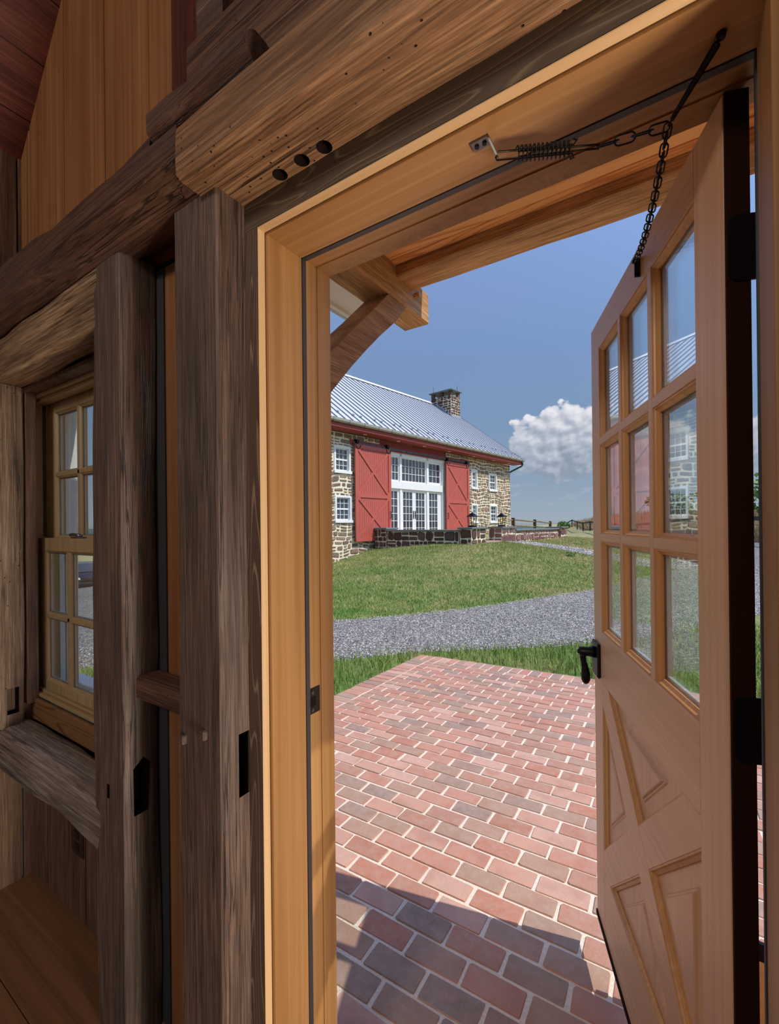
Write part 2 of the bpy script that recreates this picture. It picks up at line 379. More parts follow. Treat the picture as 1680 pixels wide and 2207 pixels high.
MAT['edge'] = plain('dark_door_edge', rgb(44,20,10), .75, spec=.1)
MAT['hole'] = plain('recess_shade', rgb(30,20,15), .9, spec=.1)  # near-black colour painting the shade inside holes, pockets and board gaps
MAT['glass'] = thin_glass('window_glass')
MAT['spacer'] = plain('grey_glass_spacer', rgb(150,150,152), .5)
MAT['white'] = plain('white_paint', rgb(236,237,234), .55, var=.04)
MAT['offwhite'] = plain('white_soffit_paint', rgb(226,218,204), .6)
MAT['steel'] = plain('polished_screw', rgb(150,140,130), .3, .9)
MAT['outlet'] = plain('brown_outlet_plate', rgb(48,28,24), .4)
MAT['silver'] = plain('satin_nickel', rgb(120,120,122), .35, .9)
MAT['brick'] = None

# ------------------------------------------------------------------ ground shape
PTS = np.array([(-2.7,4.95,-1.665),(-.7,5,-1.62),(2,4.95,-1.56),(-2.85,3,-1.63),(-2.9,1,-1.6),(2.2,1,-1.5),(6,1,-1.4),(6,6,-1.4),(-5.6,2.3,-1.62),(-15,1.5,-2.3),(-35,14.5,-4.12),(-30,4,-4.0),(-14,6,-2.1),(-40,25,-4.2),(-66,28,-3.4),
 (-3.6,4,-1.65),(-1.1,6.3,-1.63),(-5.1,5.7,-1.62),(-3.4,7.8,-1.6),(-1.65,11.2,-1.54),(.5,17,-1.38),(-.5,8,-1.58),(1.3,9.6,-1.53),(2.6,13,-1.45),
 (-10.97,12.28,-1.46),(-10.72,13.83,-1.22),(-10.5,14.9,-.93),(-9.75,14.8,-.87),(-5.85,14.13,-.66),(-5.5,16,-.65),(-5,19,-.68),(-4.5,22.2,-.66),(-12,10,-1.62),(-20,10,-2.3),
 (-6.2,9.6,-1.3),(-3,13,-1.16),(-2.4,16.6,-1.02),(-4.5,16.8,-.78),(-8.6,26.6,-.7),(-16,30,-.7),(-7,30,-1.0),(-12.5,45,-2.6),(-21,62,-4.0),(-15.2,76,-.95),(-22,85,-8),(-8.3,56.6,-.85),(-10.9,64.4,-1.0),(-3,50,-.6),(6,50,-.3),(10,30,-.6),(2.3,18,-1.15),(5,21,-.95),(20,30,0),(20,60,.2),(-5,90,-.3),(0,110,0),(-13,90,-.8),(40,10,-.8),(40,50,.4)], float)
def tps_fit(P):
    n = len(P); d2 = ((P[:,None,:2]-P[None,:,:2])**2).sum(-1)
    K = .5*d2*np.log(d2+1e-9)+np.eye(n)*.35
    Q = np.hstack([np.ones((n,1)), P[:,:2]]); A = np.zeros((n+3,n+3)); A[:n,:n] = K; A[:n,n:] = Q; A[n:,:n] = Q.T
    return np.linalg.solve(A, np.concatenate([P[:,2], np.zeros(3)]))
TW = tps_fit(PTS)
def terr(x, y):
    x = np.asarray(x, float); y = np.asarray(y, float); sh = x.shape; x = x.ravel(); y = y.ravel()
    d2 = (x[:,None]-PTS[None,:,0])**2+(y[:,None]-PTS[None,:,1])**2
    z = (.5*d2*np.log(d2+1e-9)) @ TW[:len(PTS)]+TW[-3]+TW[-2]*x+TW[-1]*y
    dist = np.hypot(x, y); w = np.clip((dist-85)/75, 0, 1); w = w*w*(3-2*w)
    az = np.degrees(np.arctan2(x, np.maximum(y, 1e-3))); far = np.where(az > -11.0, -.4, np.where(az > -17, -.4-(-11.0-az)/6*9, -9.4))
    return (np.clip(z, -9, 2.0)*(1-w)+far*w).reshape(sh)
def ground_z(x, y): return float(terr(np.array([x]), np.array([y]))[0])

PATIO = (-2.76, 2.22, .97, 4.955)
DRIVE_NEAR = [(-40,8),(-25,3),(-10,2.0),(-7.5,2.0),(-5.6,2.45),(-4.5,3.2),(-3.6,4.05),(-2.8,5.05),(-1.85,5.75),(-1.1,6.35),(0,7.5),(1.3,9.7),(2.3,12.5),(3.2,17),(4.0,26)]
DRIVE_FAR = [(-40,22),(-25,11.5),(-14,8.2),(-10,6.6),(-7,5.55),(-5.8,5.5),(-5.1,5.72),(-4.5,6.35),(-3.4,7.85),(-2.5,9.4),(-1.65,11.25),(-.6,13.8),(.5,16.9),(1.2,19.5),(1.8,27)]
PATH_A = [(-6.0,16.3),(-5.4,16.35),(-4.4,16.35),(-2.3,15.75),(-.9,15.3),(0.2,15.6)]
PATH_B = [(-5.7,17.35),(-5.2,17.6),(-4.3,17.75),(-2.5,17.4),(-.9,17.3),(.9,18.2)]
def smooth_line(P, n=8):
    P = [np.array(p, float) for p in P]; out = []
    for i in range(len(P)-1):
        p0, p1, p2, p3 = P[max(i-1,0)], P[i], P[i+1], P[min(i+2,len(P)-1)]
        for k in range(n):
            t = k/n; out.append(.5*((2*p1)+(-p0+p2)*t+(2*p0-5*p1+4*p2-p3)*t*t+(-p0+3*p1-3*p2+p3)*t**3))
    out.append(P[-1]); return np.array(out)
DN, DF = smooth_line(DRIVE_NEAR), smooth_line(DRIVE_FAR)
PA, PB = smooth_line(PATH_A), smooth_line(PATH_B)
def in_poly(x, y, P):
    ins = np.zeros(x.shape, bool); n = len(P)
    for i in range(n):
        x0, y0 = P[i-1]; x1, y1 = P[i]
        c = ((y0 > y) != (y1 > y)) & (x < (x1-x0)*(y-y0)/(y1-y0+1e-12)+x0); ins ^= c
    return ins
DPOLY = np.vstack([DN, DF[::-1]]); PPOLY = np.vstack([PA, PB[::-1]])
# barn frame: s along the front, o out of the front
BT = R(9.5); BD = np.array([math.sin(BT), math.cos(BT)]); BN = np.array([math.cos(BT), -math.sin(BT)]); BA = np.array([-10.7167, 13.8282])
def bw(s, o): p = BA+BD*s+BN*o; return p
def in_rect_bn(x, y, s0, s1, o0, o1):
    s = (x-BA[0])*BD[0]+(y-BA[1])*BD[1]; o = (x-BA[0])*BN[0]+(y-BA[1])*BN[1]
    return (s > s0) & (s < s1) & (o > o0) & (o < o1)
def lawn_ok(x, y):
    return ~(in_poly(x,y,DPOLY) | in_poly(x,y,PPOLY) | ((x > PATIO[0]) & (x < PATIO[1]) & (y < PATIO[3])) | (y < 1.12) | in_rect_bn(x,y,-3.2,13.2,-11,.05) | in_rect_bn(x,y,.95,9.6,0,4.9))

# grass colour shared by the lawn and its blades
def grass_nodes(m, blades):
    gp = m.n('ShaderNodeNewGeometry'); v = gp.outputs['Position']
    n1 = m.noise(v, .55, 4, .6); n2 = m.noise(v, 2.6, 5, .65)
    f = m.math('MULTIPLY_ADD', n2, .6, m.math('MULTIPLY', n1, .55))
    sep = m.n('ShaderNodeSeparateXYZ'); m.l(v, sep.inputs[0])
    dist = m.math('MULTIPLY_ADD', sep.outputs[1], .055, -.28, clamp=True)     # the mown lawn further out is drier
    f = m.math('ADD', f, m.math('MULTIPLY', dist, .22))
    col = m.ramp(f, [(.34, rgb(66,116,46)), (.5, rgb(112,142,66)), (.66, rgb(152,158,92)), (.84, rgb(190,176,124))])
    if blades:
        r = gp.outputs['Random Per Island']; col = m.mix(1.0, col, m.ramp(r, [(0, G(.62)), (.6, G(1.05)), (1, G(1.45))]), 'MULTIPLY')
    else:
        n3 = m.noise(v, 60, 3, .7); col = m.mix(1.0, col, m.ramp(n3, [(.3, G(.62)), (.7, G(1.12))]), 'MULTIPLY'); m.bump(n3, .8, .03)
    m.b.inputs['Specular IOR Level'].default_value = .2
    return m.fin(col, .7, spec=.15)
MAT['lawn'] = grass_nodes(NT('lawn_turf'), False); MAT['blade'] = grass_nodes(NT('grass_blade'), True)
def gravel_mat(name):
    m = NT(name); gp = m.n('ShaderNodeNewGeometry'); vo = m.n('ShaderNodeTexVoronoi'); vo.inputs['Scale'].default_value = 46; m.l(gp.outputs['Position'], vo.inputs['Vector'])
    se = m.n('ShaderNodeSeparateColor'); m.l(vo.outputs['Color'], se.inputs[0])
    col = m.ramp(se.outputs[0], [(0, rgb(92,89,84)), (.45, rgb(144,140,132)), (.8, rgb(172,166,157)), (1, rgb(218,210,198))])
    n = m.noise(gp.outputs['Position'], .8, 4, .6); col = m.mix(1.0, col, m.ramp(n, [(.3, G(.85)), (.7, G(1.1))]), 'MULTIPLY')
    m.bump(m.math('SUBTRACT', 1.0, vo.outputs['Distance']), 1.0, .03); return m.fin(col, .9, spec=.2)
MAT['gravel'] = gravel_mat('gravel_bed')
MAT['pebble'] = stone_mat('gravel_stones', [rgb(96,92,88), rgb(146,141,133), rgb(178,171,162), rgb(118,114,108), rgb(212,203,192)], scale=40, bump=.2, var=.15)

def build_ground():
    def axis(segs):
        out = []
        for a, b, st in segs: out += list(np.arange(a, b, st))
        return np.array(out+[segs[-1][1]])
    xs = axis([(-1500,-300,200),(-300,-80,20),(-80,-30,3),(-30,-8,.8),(-8,6,.25),(6,30,1.2),(30,100,5),(100,300,25),(300,1500,200)])
    ys = axis([(.95,12,.25),(12,30,.5),(30,80,2),(80,200,8),(200,400,40),(400,1500,220)])
    Xg, Yg = np.meshgrid(xs, ys); Z = terr(Xg, Yg)
    ins = (Xg > PATIO[0]+.06) & (Xg < PATIO[1]-.06) & (Yg < PATIO[3]-.06); Z = np.where(ins, -1.85, Z)
    nx, ny = len(xs), len(ys); V = np.stack([Xg.ravel(), Yg.ravel(), Z.ravel()], 1)
    i = np.arange(nx-1)[None,:]+np.arange(ny-1)[:,None]*nx; i = i.ravel()
    o = link('ground', tri_mesh('ground', V, np.stack([i,i+1,i+nx+1,i+nx],1)), None, MAT['lawn'], True); tag(o, kind='structure')
def ribbon(name, A, B, mat, m=14, lift=.018):
    t = np.linspace(0,1,m)[None,:,None]; n = min(len(A), len(B))
    ia = np.linspace(0,len(A)-1,n*2); A2 = np.stack([np.interp(ia, np.arange(len(A)), A[:,k]) for k in (0,1)],1)
    ib = np.linspace(0,len(B)-1,n*2); B2 = np.stack([np.interp(ib, np.arange(len(B)), B[:,k]) for k in (0,1)],1)
    P = A2[:,None,:]*(1-t)+B2[:,None,:]*t; Z = terr(P[...,0], P[...,1])+lift; Z[:,0] -= .03; Z[:,-1] -= .03
    V = np.concatenate([P, Z[...,None]], -1).reshape(-1,3); k = P.shape[0]
    i = (np.arange(m-1)[None,:]+np.arange(k-1)[:,None]*m).ravel()
    o = link(name, tri_mesh(name, V, np.stack([i,i+m,i+m+1,i+1],1)), None, mat, True); return o
build_ground()
drive = tag(ribbon('driveway', DN, DF, MAT['gravel'], 26), kind='structure'); path = tag(ribbon('garden_path', PA, PB, MAT['gravel'], 8), kind='structure')

def blades(name, pts, h, w, mat, seed, lean=.5, zoff=0.0, segs=1):
    g = np.random.default_rng(seed); n = len(pts); z = terr(pts[:,0], pts[:,1])+zoff
    a = g.uniform(0, 2*np.pi, n); hh = h*g.uniform(.55, 1.25, n); ww = w*g.uniform(.7, 1.3, n)
    dx, dy = np.cos(a)*ww/2, np.sin(a)*ww/2; la = g.uniform(0, 2*np.pi, n); lm = hh*g.uniform(0, lean, n)
    b = np.stack([pts[:,0], pts[:,1], z-.005], 1); s = np.stack([dx, dy, np.zeros(n)], 1); L_ = np.stack([np.cos(la)*lm, np.sin(la)*lm, np.zeros(n)], 1); up = np.stack([np.zeros(n), np.zeros(n), hh], 1)
    if segs == 1:
        V = np.stack([b-s, b+s, b+L_+up], 1).reshape(-1,3); T = np.arange(3*n).reshape(n,3)
        o = link(name, tri_mesh(name, V, T), None, mat)
    else:
        mid = b+L_*.35+up*.6
        V = np.stack([b-s, b+s, mid+s*.75, mid-s*.75, b+L_*1.25+up], 1).reshape(-1,3); k = np.arange(n)[:,None]*5
        T = np.concatenate([k+np.array([[0,1,2]]), k+np.array([[0,2,3]]), k+np.array([[3,2,4]])], 0)
        o = link(name, tri_mesh(name, V, T), None, mat)
    return o
def scatter(n, x0, x1, y0, y1, seed, ok):
    g = np.random.default_rng(seed); p = np.stack([g.uniform(x0,x1,n), g.uniform(y0,y1,n)], 1)
    return p[ok(p[:,0], p[:,1])]
near_ok = lambda x, y: lawn_ok(x,y)
g1 = blades('long_grass', scatter(60000, -5.6, 3.5, 1.0, 8.2, 1, lambda x,y: lawn_ok(x,y) & ~in_rect_bn(x,y,-40,40,-40,40.0*0) & (y < np.interp(x, DN[:,0], DN[:,1])+.05)), .13, .007, MAT['blade'], 2, .9, segs=2)
tag(g1, 'long green grass growing around the brick patio', 'grass', kind='stuff')
g2 = blades('lawn_grass', scatter(330000, -13, 2.0, 5.4, 24, 3, lambda x,y: lawn_ok(x,y) & (y > np.interp(x, DF[:,0], DF[:,1])-.05)), .055, .014, MAT['blade'], 4, .9)
tag(g2, 'mown lawn grass sloping up to the stone barn', 'grass', kind='stuff')
def pebbles(name, n, seed, poly, ok, size):
    g = np.random.default_rng(seed); x0, y0 = poly.min(0); x1, y1 = poly.max(0)
    p = np.stack([g.uniform(x0,x1,n), g.uniform(y0,y1,n)], 1); p = p[in_poly(p[:,0],p[:,1],poly) & ok(p[:,0],p[:,1])]; n = len(p)
    z = terr(p[:,0], p[:,1])+.02; s = size*g.uniform(.5,1.5,n)
    base = np.array([(1,0,0),(0,1,0),(-1,0,0),(0,-1,0),(0,0,.75)], float)
    J = base[None]*s[:,None,None]*g.uniform(.7,1.3,(n,5,3)); a = g.uniform(0,6.28,n); c, q = np.cos(a)[:,None], np.sin(a)[:,None]
    V = np.stack([J[...,0]*c-J[...,1]*q+p[:,0:1], J[...,0]*q+J[...,1]*c+p[:,1:2], J[...,2]+z[:,None]], -1).reshape(-1,3)
    k = np.arange(n)[:,None]*5; T = np.concatenate([k+np.array([[i,(i+1)%4,4]]) for i in range(4)], 0)
    return link(name, tri_mesh(name, V, T), None, MAT['pebble'])
clip = np.array([(-7,1.5),(3.2,1.5),(3.2,17),(-7,17)])
tag(pebbles('gravel', 230000, 5, clip, lambda x,y: in_poly(x,y,DPOLY), .0085), 'loose grey gravel of the drive between patio and lawn', 'gravel', kind='stuff')
tag(pebbles('path_gravel', 9000, 6, PPOLY, lambda x,y: x < 9, .02), 'loose grey gravel of the narrow path to the terrace steps', 'gravel', kind='stuff')

# ------------------------------------------------------------------ brick patio
def brick_mesh(g, L_, W_):
    c = .0045; v = []; x, y = L_/2, W_/2
    out = [(-x+c,-y),(x-c,-y),(x,-y+c),(x,y-c),(x-c,y),(-x+c,y),(-x,y-c),(-x,-y+c)]
    out = [(a+g.uniform(-.0032,.0032), b+g.uniform(-.0032,.0032)) for a, b in out]; t = g.uniform(.0,.0035)
    m = MB(); top = [(a*.98, b*.96, t+g.uniform(-.0008,.0008)) for a, b in out]; mid = [(a,b,t-.003) for a,b in out]; low = [(a,b,-.03) for a,b in out]
    m.ring(low, mid); m.ring(mid, top); m.face(top); return m
def brick_mat():
    m = NT('patio_brick'); r = isl_random(m)
    cols = [rgb(198,138,114), rgb(184,130,106), rgb(206,152,128), rgb(172,138,114), rgb(198,136,112), rgb(180,122,98), rgb(160,134,114), rgb(212,164,142), rgb(190,124,98), rgb(178,140,116), rgb(152,128,112)]
    col = m.ramp(r, [(i/len(cols), c) for i, c in enumerate(cols)], 'CONSTANT')
    gp = m.n('ShaderNodeNewGeometry'); n = m.noise(gp.outputs['Position'], 22, 5, .7); n2 = m.noise(gp.outputs['Position'], 130, 3, .75); n3 = m.noise(gp.outputs['Position'], 8, 2, .5)
    col = m.mix(m.ramp(n, [(.35, G(0)), (.72, G(.75))]), col, rgb(186,156,140)); col = m.mix(m.ramp(n3, [(.5, G(0)), (.72, G(.35))]), col, rgb(160,108,90))
    col = m.mix(m.ramp(n2, [(.62, G(0)), (.75, G(.5))]), col, rgb(222,200,188))
    m.bump(m.math('ADD', n, m.math('MULTIPLY', n2, .5)), .5, .006); return m.fin(col, .85, spec=.25)
MAT['brick'] = brick_mat()
MAT['mortar'] = plain('pale_mortar', rgb(232,215,194), .95, var=.14, scale=120, bump=.6, spec=.1)
def build_patio():
    ex = Vector((1,0,.025)).normalized(); ez = Vector((-.025,.02,1)).normalized(); ey = ez.cross(ex)
    M = Matrix((ex, ey, ez)).transposed().to_4x4(); M.translation = (0,0,-1.48)
    root = empty('patio'); root.matrix_world = M; tag(root, kind='structure')
    g = random.Random(3); x0, x1, y0, y1 = PATIO
    slots = []; px, py = .2135, .1062; yt = y1-.213
    nrow = int((yt-y0)/py)
    for j in range(nrow):
        y = yt-(j+.5)*py; off = 0 if j % 2 else px/2; x = x0+.213
        while x < x1-.22:
            w = px if not (x < x0+.22 and off) else px/2
            w = min(w, x1-.213-x)
            if w > .05: slots.append((x+w/2, y, w-.014, py-.013, 0))
            x += w
        for xx in (x0+.1045, x1-.1045): slots.append((xx, y, .205-.0, py-.012, 0))
    n = int((x1-x0)/.1062)
    for i in range(n): slots.append((x0+(i+.5)*(x1-x0)/n, y1-.104, (x1-x0)/n-.013, .203, 1))
    def score(s):
        x, y = s[0], s[1]; vis = 1.0 if (-2.8 < x < .12 and x/y > -.95) else .02
        return vis*s[2]*s[3]/((x*x+y*y+2.2)**1.5)
    slots.sort(key=score, reverse=True); var = {}; stuff = MB()
    for k, (x, y, L_, W_, _) in enumerate(slots):
        dx, dy, rz = g.uniform(-.002,.002), g.uniform(-.002,.002), g.uniform(-.012,.012)
        if k < 300:
            key = (round(L_,2), round(W_,2), g.randrange(6))
            if key not in var: var[key] = brick_mesh(g, L_, W_).mesh('brick'); var[key].materials.append(MAT['brick'])
            o = bpy.data.objects.new('brick', var[key]); COL.objects.link(o); o.parent = root; o.location = (x+dx,y+dy,0); o.rotation_euler = (g.uniform(-.006,.006),g.uniform(-.006,.006),rz)
        else:
            b = brick_mesh(g, L_, W_); c, s_ = math.cos(rz), math.sin(rz)
            stuff.add([(x+p[0]*c-p[1]*s_, y+p[0]*s_+p[1]*c, p[2]) for p in b.v], b.f)
    tag(stuff.build('outer_bricks', MAT['brick'], root), kind='stuff')
    mb = MB(); mb.box(x0+.004,x1-.004,y0,y1-.004,-.16,-.0035); mb.build('mortar', MAT['mortar'], root)
build_patio()

# ------------------------------------------------------------------ the old room: timbers, boards, jambs
def timber(name, axis, a0, a1, u, v, mat, amp=.006, seed=0, parent=None, rc=.005, wane=.006, step=.035, cuts=None):
    perm = {'X': lambda a,p,q: (a,p,q), 'Y': lambda a,p,q: (p,a,q), 'Z': lambda a,p,q: (p,q,a)}[axis]
    cu, cv, hu, hv = (u[0]+u[1])/2, (v[0]+v[1])/2, abs(u[1]-u[0])/2, abs(v[1]-v[0])/2
    per = []; k = 5
    for sx, sy, ex_, ey_ in ((-1,-1,1,-1),(1,-1,1,1),(1,1,-1,1),(-1,1,-1,-1)):
        P0 = Vector((sx*hu, sy*hv)); P1 = Vector((ex_*hu, ey_*hv)); d = (P1-P0).normalized(); L_ = (P1-P0).length
        for i in range(k): per.append((P0+d*(rc+(L_-2*rc)*i/(k-1)), 1.0 if i in (0,k-1) else 0.0))
    n = len(per); m = max(3, int(abs(a1-a0)/step)); vs = []; fs = []; S = Vector((seed*3.7, seed*1.3, seed*5.1))
    for i in range(m+1):
        a = a0+(a1-a0)*i/m
        for P, cor in per:
            q = Vector((P[0]*5, P[1]*5, a*1.6))+S; q2 = Vector((P[0]*22, P[1]*22, a*6))+S
            f1 = noise.noise(q); f2 = noise.noise(q2); w = max(0, noise.noise(Vector((P[0]*3,P[1]*3,a*3.2))+S*2)+.15)*wane*cor
            d = amp*f1+amp*.35*f2-w; nn = P.normalized()
            vs.append(perm(a, cu+P[0]+nn[0]*d, cv+P[1]+nn[1]*d))
    for i in range(m):
        for j in range(n): fs.append((i*n+j, i*n+(j+1)%n, (i+1)*n+(j+1)%n, (i+1)*n+j))
    fs.append(tuple(range(n-1,-1,-1))); fs.append(tuple(m*n+j for j in range(n)))
    mb = MB(); mb.add(vs, fs); me = mb.mesh(name)
    if cuts:
        me.materials.append(mat); o = bpy.data.objects.new(name, me); COL.objects.link(o); c = cuts.build('cutter', MAT['hole'])
        md = o.modifiers.new('cut', 'BOOLEAN'); md.operation = 'DIFFERENCE'; md.object = c; md.solver = 'EXACT'; md.material_mode = 'TRANSFER'
        dg = bpy.context.evaluated_depsgraph_get(); dg.update(); me2 = bpy.data.meshes.new_from_object(o.evaluated_get(dg))
        bpy.data.objects.remove(o); bpy.data.objects.remove(c); me = me2; me.name = name
    o = link(name, me, parent, mat, True)
    me.polygons.foreach_set('use_smooth', [len(p.vertices) <= 4 for p in me.polygons]); me.set_sharp_from_angle(angle=R(38)); return o

def boards(parent, x0, x1, y0, z0, z1, mat, w=.15, seed=1, thick=.018, name='board', top=None, zx='x'):
    g = random.Random(seed); x = x0
    while x < x1-.01:
        ww = min(w*g.uniform(.85,1.15), x1-x); d = g.uniform(-.0015,.0015); mb = MB()
        a, b = x+.0035, x+ww-.0035; zt = (z1, z1) if top is None else (top(a), top(b))
        c = .0015
        P = [(a,z0),(b,z0),(b,zt[1]),(a,zt[0])]
        if zx == 'x':
            f0 = [(px+(c if px == a else -c), y0+d, pz) for px,pz in P]; f1 = [(px, y0+d+c, pz) for px,pz in P]; f2 = [(px, y0+d+thick, pz) for px,pz in P]
        else:
            f0 = [(y0+d, px+(c if px == a else -c), pz) for px,pz in P]; f1 = [(y0+d-c, px, pz) for px,pz in P]; f2 = [(y0+d-thick, px, pz) for px,pz in P]
        mb.face(f0); mb.ring(f0, f1); mb.ring(f1, f2); mb.face(f2); mb.build(name, mat, parent); x += ww

FZ = -1.44
def build_room():
    fl = empty('floor', (0,0,FZ)); tag(fl, kind='structure'); g = random.Random(5); y = .775
    while y > -6:
        w = g.choice((.19,.23,.27)); mb = MB(); mb.box(-2.30, 3.0, y-w+.0012, y-.0012, -.03, 0, .0015); mb.build('floor_board', MAT['floor'], fl); y -= w
    # front wall, seen from inside: boards; outside: white siding with openings for the window and the door
    wf = empty('wall_front'); tag(wf, kind='structure')
    rake = lambda x: min(1.283+(x+2.536)*1.039, 4.1, 1.283+(3.3-x)*1.039)
    for k, (a, b) in enumerate(((-2.5,-2.2),(-2.2,-1.88),(-1.88,-1.575),(-1.575,-1.305),(-1.305,-1.158))): boards(wf, a, b, .72, .78, 3, MAT['pineZ'], .5, 11+k, top=rake)
    bk = MB(); bk.prism([(-2.55,.746,.70),(3.2,.746,.70),(3.2,.746,1.2),(.4,.746,4.0),(-2.55,.746,1.2)], (0,.02,0)); bk.box(-1.44,-.86,.746,.77,FZ,.70); bk.box(-2.36,-1.44,.766,.78,FZ,-.78); bk.build('added_dark_backing', MAT['hole'], wf)  # added unseen dark sheet so the board gaps stay shaded
    boards(wf, -1.158, -.99, .700, .78, 3, MAT['redboard'], .4, 12, .03, top=rake)
    boards(wf, -.99, 3.2, .72, .78, 3, MAT['redboard'], .26, 13, top=rake)
    boards(wf, -1.46, -.84, .722, FZ, .752, MAT['pineZ'], .165, 14)
    boards(wf, -2.31, -1.40, .742, FZ, -.83, MAT['darkpine'], .148, 15)
    boards(wf, .16, 3.0, .72, FZ, .78, MAT['redboard'], .2, 16)
    sid = MB()
    for a in ((-6.0,-2.38,-1.75,1.5),(-2.38,-1.44,-1.75,-.745),(-2.38,-1.44,.60,1.5),(-1.44,-.85,-1.75,1.5),(.16,6.0,-1.75,1.5),(-.85,.16,.715,1.5),(-.85,.16,-1.75,-1.50)):
        sid.box(a[0],a[1],.78,.93,a[2],a[3])
    sid.prism([(-6,.78,1.5),(6,.78,1.5),(.4,.78,5.2)], (0,.15,0)); sid.build('outer_siding', MAT['white'], wf)
    bt = MB()
    for k in range(40):
        x = -5.9+k*.3
        if -2.5 < x < -1.35 or -.98 < x < .28: continue
        bt.box(x-.02,x+.02,.93,.95,-1.7,1.1)
    tag(bt.build('siding_battens', MAT['white'], wf), kind='stuff')
    # left wall, roof slopes, right wall
    wl = empty('wall_left'); tag(wl, kind='structure'); boards(wl, -6.0, .765, -2.285, FZ, 1.56, MAT['darkpine'], .16, 17, zx='y')
    mb = MB(); mb.box(-2.42,-2.31,-6,.75,FZ-.3,1.7); mb.build('outer_panel', MAT['white'], wl)
    wr = empty('unseen_wall_right'); tag(wr, kind='structure'); mb = MB()
    for y0, y1, z0, z1 in ((-6,.75,FZ-.3,-.55),(-6,.75,.75,1.7),(-6,-4.6,-.55,.75),(-3.4,-2.9,-.55,.75),(-1.7,-1.2,-.55,.75),(0.0,.75,-.55,.75)): mb.box(3.0,3.1,y0,y1,z0,z1)  # openings in this unseen wall placed to let sun onto the floor
    mb.build('panel', MAT['darkpine'], wr)
    ce = empty('ceiling'); tag(ce, kind='structure'); g = random.Random(8)
    for sgn in (1,-1):
        s = 0.0; e = 4.05
        while s < e:
            w = .2; mb = MB()
            f = lambda t, up: ((-2.6 if sgn == 1 else 3.37)+sgn*t*.6935-sgn*up*.7205, t*.7205+1.217+up*.6935)
            (xa,za),(xb,zb),(xc,zc),(xd,zd) = f(s+.002,0),f(s+w-.002,0),f(s+w-.002,.02),f(s+.002,.02)
            mb.prism([(xa,.74,za),(xb,.74,zb),(xc,.74,zc),(xd,.74,zd)], (0,-6.7,0)); mb.build('ceiling_board', MAT['ceil'], ce); s += w
        mb = MB(); (xa,za),(xb,zb),(xc,zc),(xd,zd) = f(-.6,.03),f(4.3,.03),f(4.3,.2),f(-.6,.2)
        mb.prism([(xa,.98,za),(xb,.98,zb),(xc,.98,zc),(xd,.98,zd)], (0,-7,0)); mb.build('roof_deck', MAT['ceil'], ce)
build_room()

